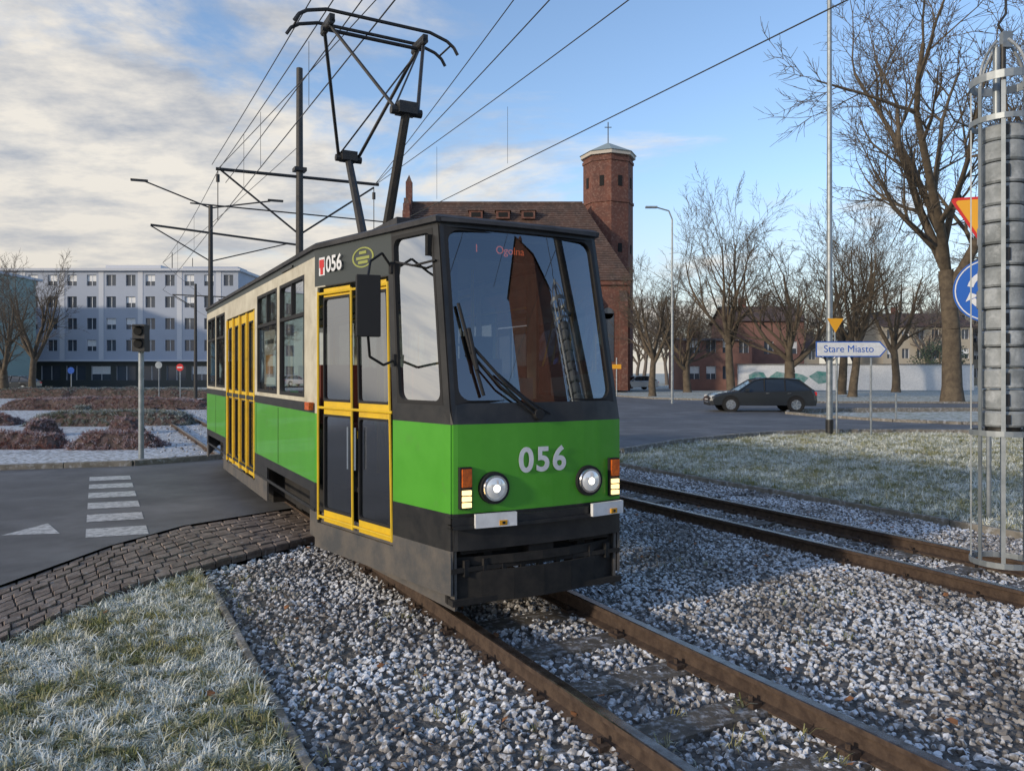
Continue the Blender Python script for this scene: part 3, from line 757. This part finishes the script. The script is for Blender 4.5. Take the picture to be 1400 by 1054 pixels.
facade(bm_,-88,-38.5,108.3,-.2,3.6,14,1,(.8,1),2.7,2.0,'panel')
bm_.face([(-38.5,108,-.2),(-38.5,124,-.2),(-38.5,124,16.2),(-38.5,108,16.2)],'bldg')
bm_.box((-63.2,116,16.3),(50.2,17,.35),'bldg2'); bm_.box((-55,114,17.0),(8,5,.9),'bldg2'); bm_.box((-44,114,16.9),(8,4,.8),'bldg'); bm_.cyl((-50,113,16.5),(-50,113,19.5),.06,'steel'); bm_.cyl((-47,113,16.5),(-47,113,18.7),.05,'steel')
for i in range(18): 
    if i%2: bm_.box((-88+49.5*(i)/18,107.97,9.9),(.7,.04,12.4),'bldg2')
bm_.box((-63.2,107.6,3.55),(49.7,1.0,.25),'bldg2')
bm_.build('walls_and_windows',ob)
ob=empty('green_building'); bm_=MB()
facade(bm_,-112,-69,92,-.2,13.8,12,4,(1.2,3.1),1.6,1.6,'bgreen'); bm_.face([(-69,92,-.2),(-69,100,-.2),(-69,100,13.8),(-69,92,13.8)],'bgreen'); bm_.box((-90.5,96.5,13.95),(43.4,9.4,.3),'bldg2')
bm_.build('walls_and_windows',ob); ob.location=(7,0,0)
ch=empty('brick_church'); cb=MB()
x0,x1,y0,y1=-11.3,12.3,80,94; ze=11.4; zr=21.0
cb.box(((x0+x1)/2,(y0+y1)/2,ze/2),(x1-x0,y1-y0,ze),'brick')
rx=8.0
A=Vector((x0,y0-.4,ze));B=Vector((x1+.3,y0-.4,ze));C=Vector((x1+.3,y1+.4,ze));D=Vector((x0,y1+.4,ze));E=Vector((x0,87,zr));G=Vector((rx,87,zr))
def rowroof(a,b,c,d,n=34):
    for i in range(n):
        f0=i/n; f1=(i+1)/n
        p=a.lerp(d,f0);q=b.lerp(c,f0);r=b.lerp(c,f1);s=a.lerp(d,f1); nn=(b-a).cross(d-a).normalized()*.05
        cb.face([p+nn,q+nn,r,s],'tile'); cb.face([p,q,q+nn,p+nn],'tile')
rowroof(A,B,G,E); rowroof(C,D,E,G); rowroof(B,C,G+Vector((0,.01,0)),G)
cb.cyl(E,G,.22,'tile',n=8)
for x in(-4.0,-1.0,1.8):
    zc=19.3; yc=87-(zr-zc)*.74
    cb.box((x,yc-.3,zc),(1.5,1.2,.9),'brick'); cb.box((x,yc-.92,zc-.02),(1.0,.06,.5),'dark'); cb.box((x,yc-.3,zc+.5),(1.8,1.5,.12),'tile')
for k in range(6):
    w=14.4-k*2.3; cb.box((x0-.35,87,ze+ (k+.5)*1.65),(.8,w,1.65),'brick')
for k,yy in enumerate((80.3,82.6,84.9,87)):
    z=ze+1.2+k*2.9; cb.box((x0-.35,yy,z+1),(.7,.7,2.2),'brick'); cb.cyl((x0-.35,yy,z+2.1),(x0-.35,yy,z+2.9),.45,'tile',r1=.03,n=4)
for i in range(8):
    x=x0+1.5+i*3.05
    cb.box((x,79.6,4.6),(.8,.9,9.2),'brick'); cb.face([(x-.4,79.15,9.2),(x+.4,79.15,9.2),(x+.4,80,10.4),(x-.4,80,10.4)],'tile')
    if i<7:
        cb.box((x+1.5,79.98,5.5),(1.2,.08,5.0),'bwin'); cb.cyl((x+1.5,79.94,8.0),(x+1.5,80.0,8.0),.6,'bwin',n=16)
cb.box(((x0+x1)/2,79.85,ze-.25),(x1-x0,.3,.4),'brick')
for z in(3,7):
    for y in(83,87,91): cb.box((x1+.02,y,z),(.08,1.0,2.2),'bwin')
tc=Vector((11.2,89.5,0)); tr=2.9
cb.cyl(tc,tc+Vector((0,0,26.6)),tr,'brick',n=8); 
for z in(13.5,21.2,25.9): cb.cyl(tc+Vector((0,0,z)),tc+Vector((0,0,z+.3)),tr+.12,'brick',n=8)
cb.cyl(tc+Vector((0,0,26.6)),tc+Vector((0,0,27.0)),tr+.3,'stone',n=8)
cb.cyl(tc+Vector((0,0,27.0)),tc+Vector((0,0,28.5)),tr+.45,'copper',r1=.25,n=8); cb.cyl(tc+Vector((0,0,28.4)),tc+Vector((0,0,31)),.06,'steel'); cb.box(tc+Vector((0,0,30.4)),(.8,.06,.08),'steel')
for i in range(8):
    a=2*math.pi*(i+.5)/8
    for z,h in((23.6,1.2),(16,1.0),(10,1.0)):
        p=tc+Vector((math.cos(a),math.sin(a),0))*(tr*math.cos(math.pi/8))+Vector((0,0,z)); cb.box(p,(.12,.5,h),'dark',rz=a)
cb.build('nave_roof_and_tower',ch)
def house(name,x0,x1,y,d,h,wall,roofh,cols,rows,roofm='tile'):
    e_=empty(name); b=MB(); facade(b,x0,x1,y,-.2,h,cols,rows,(1.1,3.0),1.1,1.5,wall)
    for (a,c) in(((x0,y),(x0,y+d)),((x1,y+d),(x1,y)),((x1,y+d),(x0,y+d))):
        b.face([(a[0],a[1],-.2),(c[0],c[1],-.2),(c[0],c[1],h),(a[0],a[1],h)],wall)
    o=.4; Y=y+d/2
    b.face([(x0-o,y-o,h),(x1+o,y-o,h),(x1+o,Y,h+roofh),(x0-o,Y,h+roofh)],roofm); b.face([(x1+o,y+d+o,h),(x0-o,y+d+o,h),(x0-o,Y,h+roofh),(x1+o,Y,h+roofh)],roofm)
    for x in(x0,x1): b.face([(x,y,h),(x,y+d,h),(x,Y,h+roofh)],wall)
    b.box((x0+(x1-x0)*.3,Y,h+roofh+.3),(.8,.8,1.4),'brick'); b.build('walls_and_roof',e_); return e_
M['redbrick']=mat('red_brick',(.27,.14,.11),.9,c2=(.20,.11,.09),scale=1)
house('brick_house',20,27.5,88,10,5.5,'redbrick',.5,4,2); house('brick_house',26.5,35,92,10,8.0,'redbrick',2.2,3,2)
house('tan_house',58,72,120,10,9,'tan',2.5,6,3); house('tan_house',75,95,130,12,12,'tan',.5,8,4,'bldg2')
house('tan_house',40,52,130,10,6,'tan',2.5,5,2)
wbx=MB(); wbx.box((38,85,1.3),(26,.4,2.8),'white'); wbx.box((38,85,2.76),(26.3,.6,.12),'conc'); w_=wbx.build('graffiti_wall')
gm=MB(); 
M['graf1']=mat('graffiti_teal',(.05,.25,.22),.7,c2=(.3,.4,.4),scale=2); 
for x in(27,29.4,31.5,34):
    pts=[(x+random.uniform(.6,1.4)*math.cos(t*.9),84.78,1.25+random.uniform(.4,.85)*math.sin(t*.9)) for t in range(7)]
    gm.face(pts,'graf1')
gm.build('graffiti',w_)
house('added_reflection_building',46,55,-26,10,30,'brick',4,3,9); house('added_reflection_building',22,44,-48,12,9,'brick',4,8,3); house('tan_house',60,84,-20,12,8,'tan',3,8,2)  # all three invented, unseen behind camera, added for windscreen reflections
place(T[1],30,-14,.9,1); place(T[0],26,-24,.9,2); place(T[2],40,-30,1.2,3)  # unseen trees added behind camera to darken the windscreen reflection
# ============================================================ STREET FURNITURE
def mast(L,S,H,r=.12):
    b=MB(); p=LS(L,S); b.cyl((p.x,p.y,-.2),(p.x,p.y,.9),r*1.25,'steel',n=14); b.cyl((p.x,p.y,.9),(p.x,p.y,H),r,'steel',r1=r*.75,n=14); return b,p
b,p=mast(5.1,22.2,10.5)
b.cyl(LS(2.85,22.2,7.35),LS(7.45,22.2,7.45),.045,'steel')
for L in(2.95,7.3): b.cyl(LS(L,22.2,7.35),LS(5.1,22.2,5.75),.028,'steel')
b.cyl(LS(2.2,22.2,6.35),LS(8.0,22.2,6.35),.02,'steel')
for L in(2.9,7.3): b.cyl(LS(L,22.2,7.35),LS(L,22.2,5.95),.012,'steel'); b.cyl(LS(L,22.2,7.2),LS(L,22.2,7.0),.05,'steel')
b.box(LS(5.1,22.2,7.6),(.34,.34,.1),'steel',rz=R(ANG))
b.build('catenary_mast')
b,p=mast(3.95,32.3,8.4,.11)
b.cyl(p+Vector((-1.9,-1,7.45)),p+Vector((3.0,1.5,7.1)),.045,'steel'); b.cyl(p+Vector((-1.9,-1,7.42)),p+Vector((0,0,6.2)),.025,'steel'); b.cyl(p+Vector((2.6,1.3,7.1)),p+Vector((0,0,6.2)),.025,'steel')
b.cyl(p+Vector((0,0,8.3)),p+Vector((-2.2,-.8,9.15)),.03,'steel'); b.cyl(p+Vector((0,0,8.3)),p+Vector((2.1,.8,8.75)),.03,'steel')
b.box(p+Vector((-2.4,-.85,9.18)),(.6,.16,.07),'steel',rz=.35); b.box(p+Vector((2.3,.85,8.78)),(.6,.16,.07),'steel',rz=.35)
b.build('catenary_mast_with_street_lamps')
for x,y,h in((-20.6,50,7.6),(-24.5,68,9),(-27.8,80,8)):
    b=MB(); b.cyl((x,y,-.2),(x,y,h),.12,'steel',r1=.08,n=10); b.cyl((x-1.5,y,h-.7),(x+3,y,h-.9),.04,'steel'); b.cyl((x-1.5,y,h-.7),(x,y,h-1.6),.03,'steel'); b.build('catenary_mast')
def wire(b,pts,r=.009):
    b.tube([Vector(p) for p in pts],r,'steel',n=4)
def sagw(b,A,B,sag,r=.009,n=16):
    A=Vector(A);B=Vector(B); wire(b,[A.lerp(B,i/n)-Vector((0,0,4*sag*(i/n)*(1-i/n))) for i in range(n+1)],r)
wb=MB()
for L in(2.9,7.3):
    sagw(wb,LS(L,-14,5.95),LS(L,22.2,5.95),.03); sagw(wb,LS(L,22.2,5.95),LS(L,42,5.95),.02)
sagw(wb,LS(2.9,-14,7.3),LS(2.9,22.2,7.3),.35); sagw(wb,LS(2.9,22.2,7.3),LS(2.9,42,7.3),.2)
sagw(wb,LS(2.75,-14,7.6),LS(2.75,22.2,7.45),.3); sagw(wb,LS(3.15,-14,7.0),LS(3.1,22.2,7.0),.25)
A=LS(7.3,22.2,7.4)
for Bp in((6.6,9,7.17),(5.32,9,6.87),(5.6,9,7.9)):
    B=LS(*Bp); sagw(wb,A,A+(B-A)*1.9,.12)
sagw(wb,LS(2.9,22.2,7.35),LS(5.1,2,8.6),.1); sagw(wb,LS(5.1,22.2,8.3),LS(2.9,42,7.3),.1)
for S,L,z0,z1 in((12,2.9,5.95,6.95),(16,2.9,5.95,7.05),(18,2.9,5.95,7.15),(13.5,7.2,5.97,7.1),(17,7.15,5.95,7.2),(28,2.9,5.95,7.1),(34,2.9,5.95,7.1)):
    wb.cyl(LS(L,S,z0),LS(L,S,z1),.005,'steel',n=4)
sagw(wb,LS(2.9,42,7.3),(-30,85,7.5),.3); sagw(wb,LS(2.9,42,5.95),(-30,85,6),.1); sagw(wb,LS(7.3,42,5.95),(-26,85,6),.1)
wb.build('overhead_wires')
b=MB(); x,y=P2(1134,23.5); b.cyl((x,y,-.2),(x,y,.38),.115,'black',n=16); b.cyl((x,y,.38),(x,y,14),.095,'galv',r1=.065,n=16); b.cyl((x,y,14),(x-1.6,y-.6,14.6),.04,'galv'); b.box((x-1.9,y-.7,14.62),(.7,.25,.1),'galv',rz=.35)
b.build('street_lamp')
b=MB(); x,y=P2(919,46); b.cyl((x,y,-.2),(x,y,11.0),.09,'galv',r1=.05,n=10); b.tube([Vector((x,y,11.0)),Vector((x-.2,y,11.5)),Vector((x-.9,y,11.7))],.04,'galv'); b.box((x-1.25,y,11.72),(.7,.25,.1),'galv'); b.build('street_lamp')
b=MB(); x,y=P2(843,60); b.cyl((x,y,-.2),(x,y,3.0),.05,'galv'); b.box((x,y-.06,2.3),(.7,.03,.35),'signy'); b.build('road_sign')
sg=empty('direction_sign',(*P2(1164,23.2),0))
b=MB(); 
for dx in(-.42,.62): b.cyl((dx,.06,-.2),(dx,.06,2.75),.03,'galv')
w=2.15; h=.47; zc=2.52
poly=[(-w/2,zc-h/2),(w/2-.2,zc-h/2),(w/2,zc),(w/2-.2,zc+h/2),(-w/2,zc+h/2)]
def plate(b,poly,y,t,m,me='galv'):
    b.face([(a,y,z) for a,z in poly],m); b.face([(a,y+t,z) for a,z in poly][::-1],me)
    for i in range(len(poly)):
        p=poly[i];q=poly[(i+1)%len(poly)]; b.face([(p[0],y,p[1]),(p[0],y+t,p[1]),(q[0],y+t,q[1]),(q[0],y,q[1])],me)
plate(b,poly,0,.02,'blue'); plate(b,[(a*.965-.002,zc+(z-zc)*.86) for a,z in poly],-.004,.002,'white')
plate(b,[(-.72,3.45),(-.47,3.02),(-.22,3.45)],.03,.02,'signy'); b.cyl((-.47,.07,2.7),(-.47,.07,3.45),.025,'galv')
b.build('plate_and_posts',sg); textobj('Stare Miasto',.30,'blue',sg,(-.08,-.008,zc),(R(90),0,0),'lettering')
x,y=P2(1353,10.0); sg=empty('traffic_sign',(x,y,0)); sg.rotation_euler=(0,0,R(-22)); b=MB()
b.cyl((0,.05,-.2),(0,.05,4.15),.03,'galv',n=12)
def rtri(c,s,r=.05):
    pts=[];V=[(-s/2,c+s*.29),(0,c-s*.577),(s/2,c+s*.29)]
    for k in range(3):
        p=Vector(V[k]); a=(Vector(V[k-1])-p).normalized(); d=(Vector(V[(k+1)%3])-p).normalized()
        for f in(0,.5,1): q=p+a*r*(1-f)+d*r*f; q=q.lerp(p,.25*(1-abs(2*f-1))); pts.append((q.x,q.y))
    return pts
plate(b,rtri(3.84,.92),0,.015,'red'); plate(b,rtri(3.84,.80,.04),-.004,.002,'signy')
n=36; plate(b,[(.42*math.cos(-2*math.pi*i/n),2.88+.42*math.sin(-2*math.pi*i/n)) for i in range(n)][::-1],0,.015,'blue')
ri=[.40,.385]
for i in range(n):
    a0=2*math.pi*i/n;a1=2*math.pi*(i+1)/n
    b.face([(ri[0]*math.cos(a0),-.004,2.88+ri[0]*math.sin(a0)),(ri[0]*math.cos(a1),-.004,2.88+ri[0]*math.sin(a1)),(ri[1]*math.cos(a1),-.004,2.88+ri[1]*math.sin(a1)),(ri[1]*math.cos(a0),-.004,2.88+ri[1]*math.sin(a0))],'white')
for k in range(3):
    st=R(90+120*k)
    for i in range(7):
        a0=st+R(11*i);a1=st+R(11*(i+1)); r0,r1=.19,.26
        b.face([(r1*math.cos(a0),-.004,2.88+r1*math.sin(a0)),(r1*math.cos(a1),-.004,2.88+r1*math.sin(a1)),(r0*math.cos(a1),-.004,2.88+r0*math.sin(a1)),(r0*math.cos(a0),-.004,2.88+r0*math.sin(a0))],'white')
    a=st-R(2); t=st-R(24); b.face([(.31*math.cos(a),-.004,2.88+.31*math.sin(a)),(.225*math.cos(t),-.004,2.88+.225*math.sin(t)),(.14*math.cos(a),-.004,2.88+.14*math.sin(a))],'white')
b.build('plates_and_post',sg)
x,y=P2(193,15.9); b=MB(); b.cyl((x,y,-.2),(x,y,2.75),.055,'galv',n=12); b.cyl((x,y,-.05),(x,y,.03),.11,'galv',n=12)
b.box((x+.02,y-.05,2.52),(.26,.22,.56),'black'); 
for z in(2.66,2.40):
    b.cyl((x+.02,y-.16,z),(x+.02,y-.20,z),.09,'dark',n=16); b.box((x+.02,y-.24,z+.10),(.2,.16,.015),'black')
b.build('traffic_light',bevel=.01)
for px,Y,m,z in((246,55,'red',2.2),(97,60,'blue',2.0),(217,58,'galv',2.4)):
    x,y=P2(px,Y); b=MB(); b.cyl((x,y+.05,-.2),(x,y+.05,z+.2),.035,'galv'); b.cyl((x,y-.02,z),(x,y+.01,z),.26,m,n=20)
    if m=='red': b.box((x,y-.03,z),(.36,.01,.09),'white')
    b.build('road_sign')
b=MB()
for px,Y in((1225,30),(1190,31.5)): x,y=P2(px,Y); b.cyl((x,y,-.2),(x,y,1.0),.035,'galv')
b.build('bollards')
tw=empty('catenary_tension_weights')
cx=(1371-700)/1050*4.92
tw.location=(cx,4.92,0)
b=MB(); rc=.175; nb=8
for i in range(nb):
    a=2*math.pi*(i+.3)/nb; d=Vector((math.cos(a),math.sin(a),0))
    b.box(d*rc+Vector((0,0,(.60+3.62)/2)),(.008,.024,3.02),'galv',rz=a)
    for k in range(5):
        f0=k/5;f1=(k+1)/5
        p=d*rc*(1-f0**2*.75)+Vector((0,0,3.66+.26*f0)); q=d*rc*(1-f1**2*.75)+Vector((0,0,3.66+.26*f1))
        if i%2==0: b.cyl(p,q,.010,'weight',n=5)
for z in(.60,1.42,3.40,3.66):
    for i in range(24):
        a=2*math.pi*(i+.5)/24; b.box((math.cos(a)*(rc+.007),math.sin(a)*(rc+.007),z),(.007,2*rc*math.tan(math.pi/24)+.006,.035 if z<3.5 else .05),'galv',rz=a)
b.build('cage',tw)
b=MB(); z=1.46; rr=random.Random(3)
while z<3.28:
    h=rr.choice((.10,.125,.13)); ox,oy=rr.uniform(-.008,.008),rr.uniform(-.008,.008); q=rr.uniform(.127,.138)
    b.cyl((ox,oy,z),(ox,oy,z+.012),q-.012,'weight',r1=q,n=28); b.cyl((ox,oy,z+.012),(ox,oy,z+h-.012),q,'weight',n=28); b.cyl((ox,oy,z+h-.012),(ox,oy,z+h),q,'weight',r1=q-.014,n=28)
    b.box((ox-.06,oy-q+.002,z+h/2),(.03,.012,h*.6),'steel')
    z+=h+.008
b.cyl((0,0,1.40),(0,0,3.9),.018,'steel'); b.cyl((0,0,1.40),(0,0,1.46),.10,'steel',n=16)
b.tube([Vector((0,0,3.9)),Vector((0,.0,3.98)),Vector((-.03,0,4.03)),Vector((.02,0,4.10)),Vector((0,0,9))],.008,'steel')
b.cyl((-.04,0,3.42),(-.04,0,3.88),.022,'galv'); b.box((.02,0,3.93),(.06,.04,.10),'galv')
b.build('weights',tw,smooth=True)
b=MB()
b.cyl((.62,.1,-.2),(.62,.1,9.5),.13,'steel',r1=.1,n=16)
for z in(1.42,3.66): b.box((.36,.05,z),(.42,.04,.04),'galv',rz=.15)
b.box((.31,.05,8.9),(.7,.06,.08),'steel'); b.cyl((0,-.02,8.9),(0,.06,8.9),.14,'steel',n=16)
b.build('mast',tw)
def car(name,x,y,rz,paint,scale=1):
    e_=empty(name,(x,y,-.03),rz); e_.scale=(scale,)*3; W=.9
    low=[(-2.33,.30),(-2.38,.50),(-2.30,.70),(-2.0,.82),(-1.15,.95),(.2,.97),(1.6,1.0),(2.18,1.02),(2.30,.85),(2.34,.5),(2.28,.28)]
    b=MB(); secs=[(-1,-.06,.94),(-.93,0,1),(0,.02,1.01),(.93,0,1),(1,-.06,.94)]
    cs=[]
    for f,dz,sx in secs: cs.append([Vector((a*sx,W*f,z+(dz if z>.6 else -dz*.3))) for a,z in low])
    for A,B in zip(cs[:-1],cs[1:]):
        for i in range(len(low)-1): b.face([A[i],A[i+1],B[i+1],B[i]],paint)
        b.face([A[-1],A[0],B[0],B[-1]],'rubber')
    b.face(cs[0],paint); b.face(cs[-1][::-1],paint)
    top=[(-1.10,.94),(-.35,1.42),(.1,1.50),(.9,1.50),(1.6,1.43),(2.12,1.0)]
    A=[Vector((a,-W*(.93 if z<1.1 else .70),z)) for a,z in top]; B=[Vector((a,W*(.93 if z<1.1 else .70),z)) for a,z in top]
    for i in range(5): b.face([A[i],A[i+1],B[i+1],B[i]],'cglass' if i in(0,4) else paint)
    b.face(A,'cglass'); b.face(B[::-1],'cglass')
    for Q in(A,B):
        sg_=-.012 if Q is A else .012
        for (i,j) in((0,1),(1,2),(2,3),(3,4),(4,5)): b.cyl(Q[i]+Vector((0,sg_,0)),Q[j]+Vector((0,sg_,0)),.035,paint,n=6)
        for xx in(.05,.95):
            zt=1.5; yy=Q[2].y; yb=Q[0].y; b.cyl((xx,yb+sg_,.96),(xx+.03,yy+sg_,zt),.03,'rubber',n=6)
        b.cyl(Q[1]+Vector((.3,0,.1)),Q[4]+Vector((-.1,0,.05)),.018,'chrome',n=6)
    b.build('body',e_,smooth=False,bevel=.02)
    b=MB()
    for wx in(-1.45,1.40):
        for sd in(-1,1):
            b.cyl((wx,sd*.72,.33),(wx,sd*.915,.33),.335,'tyre',n=24); b.cyl((wx,sd*.90,.33),(wx,sd*.925,.33),.22,'chrome',n=20)
            b.cyl((wx,sd*.85,.36),(wx,sd*.908,.36),.39,'dark',n=24)
            for k in range(5): a=k*1.257; b.box((wx+.11*math.cos(a),sd*.928,.33+.11*math.sin(a)),(.2,.01,.05),'galv',ry=-a)
    for sd in(-1,1):
        b.box((-2.2,sd*.68,.68),(.25,.34,.13),'lens'); b.box((2.24,sd*.68,.82),(.16,.36,.16),'red'); b.box((-.75,sd*.97,1.0),(.16,.16,.12),paint)
        for xx in(.15,1.1): b.box((xx,sd*.925,.84),(.16,.02,.025),'chrome')
    b.box((-2.36,0,.5),(.05,.6,.14),'white'); b.box((-2.34,0,.35),(.06,1.3,.12),'rubber')
    b.build('wheels_and_lights',e_); return e_
x,y=P2(1021,37.5); car('parked_car',x+.4,y-.6,R(-4),'carp',1.05); 
car('car',-57,86,0,'carp'); car('car',-71,87,0,'carw'); car('car',*P2(20,80),0,'carp'); car('car',*P2(870,85),.3,'carw')
# ============================================================ SKY / LIGHT
W=bpy.data.worlds.new('World'); scene.world=W; W.use_nodes=True; t=W.node_tree; N=t.nodes; K=t.links
bg=N['Background']; bg.inputs['Strength'].default_value=.15
SD=Vector((-.80,-.60,0)); EL=15
sky=N.new('ShaderNodeTexSky'); sky.sky_type='NISHITA'; sky.sun_disc=False; sky.sun_elevation=R(EL); sky.sun_rotation=math.atan2(SD.x,SD.y); sky.air_density=1.0; sky.dust_density=1.0; sky.ozone_density=2.0
gain=N.new('ShaderNodeVectorMath'); gain.operation='MULTIPLY'; gain.inputs[1].default_value=(1.6,1.60,1.68); K.new(sky.outputs[0],gain.inputs[0])
tc=N.new('ShaderNodeTexCoord'); sp=N.new('ShaderNodeSeparateXYZ'); K.new(tc.outputs['Generated'],sp.inputs[0])
def mth(op,a,b=None,c=None,clamp=False):
    n=N.new('ShaderNodeMath'); n.operation=op; n.use_clamp=clamp
    for i,v in enumerate((a,b,c)):
        if v is None: continue
        if isinstance(v,(int,float)): n.inputs[i].default_value=v
        else: K.new(v,n.inputs[i])
    return n.outputs[0]
zz=mth('MAXIMUM',mth('ADD',sp.outputs[2],.14),.05)
cx_=mth('DIVIDE',sp.outputs[0],zz); cy_=mth('DIVIDE',sp.outputs[1],zz)
cv=N.new('ShaderNodeCombineXYZ'); K.new(mth('MULTIPLY',cx_,.8),cv.inputs[0]); K.new(cy_,cv.inputs[1])
n1=N.new('ShaderNodeTexNoise'); n1.inputs['Scale'].default_value=1.25; n1.inputs['Detail'].default_value=8; n1.inputs['Roughness'].default_value=.60; n1.inputs['Distortion'].default_value=.35; K.new(cv.outputs[0],n1.inputs['Vector'])
n2=N.new('ShaderNodeTexNoise'); n2.inputs['Scale'].default_value=2.6; n2.inputs['Detail'].default_value=6; n2.inputs['Roughness'].default_value=.62; K.new(cv.outputs[0],n2.inputs['Vector'])
bias=mth('MULTIPLY',sp.outputs[0],-.34)
low=mth('MULTIPLY',mth('SUBTRACT',.30,sp.outputs[2]),.55)
msk=mth('ADD',mth('ADD',n1.outputs['Fac'],bias),low)
mr=N.new('ShaderNodeMapRange'); mr.interpolation_type='SMOOTHSTEP'; mr.inputs[1].default_value=.475; mr.inputs[2].default_value=.655; K.new(msk,mr.inputs[0])
cr=N.new('ShaderNodeValToRGB'); cr.color_ramp.elements[0].position=.36; cr.color_ramp.elements[1].position=.57
cr.color_ramp.elements[0].color=(.46,.49,.55,1); cr.color_ramp.elements[1].color=(.98,.91,.80,1); K.new(n2.outputs['Fac'],cr.inputs[0])
sc_=N.new('ShaderNodeVectorMath'); sc_.operation='SCALE'; sc_.inputs['Scale'].default_value=6.2; K.new(cr.outputs[0],sc_.inputs[0])
mx=N.new('ShaderNodeMix'); mx.data_type='RGBA'; K.new(mth('MULTIPLY',mr.outputs[0],.92),mx.inputs[0]); K.new(gain.outputs[0],mx.inputs[6]); K.new(sc_.outputs[0],mx.inputs[7])
hz=N.new('ShaderNodeMapRange'); hz.inputs[1].default_value=.24; hz.inputs[2].default_value=0; hz.inputs[3].default_value=0; hz.inputs[4].default_value=.8; K.new(sp.outputs[2],hz.inputs[0])
mh=N.new('ShaderNodeMix'); mh.data_type='RGBA'; K.new(hz.outputs[0],mh.inputs[0]); K.new(mx.outputs[2],mh.inputs[6]); mh.inputs[7].default_value=(4.6,4.25,3.85,1)
K.new(mh.outputs[2],bg.inputs['Color'])
sl=bpy.data.lights.new('sun','SUN'); sl.energy=2.6; sl.angle=R(3); sl.color=(1,.85,.66); so=bpy.data.objects.new('sun',sl); scene.collection.objects.link(so)
d=Vector((SD.x*math.cos(R(EL)),SD.y*math.cos(R(EL)),math.sin(R(EL)))); so.rotation_euler=d.to_track_quat('Z','Y').to_euler()
cam=bpy.data.cameras.new('camera'); co=bpy.data.objects.new('camera',cam); scene.collection.objects.link(co); co.location=(0,0,1.8); co.rotation_euler=(R(90),0,0)
cam.lens=27; cam.sensor_width=36; cam.shift_y=-17/1400; cam.clip_end=6000; cam.clip_start=.05; scene.camera=co
scene.view_settings.view_transform='Standard'; scene.view_settings.look='None'; scene.view_settings.exposure=0
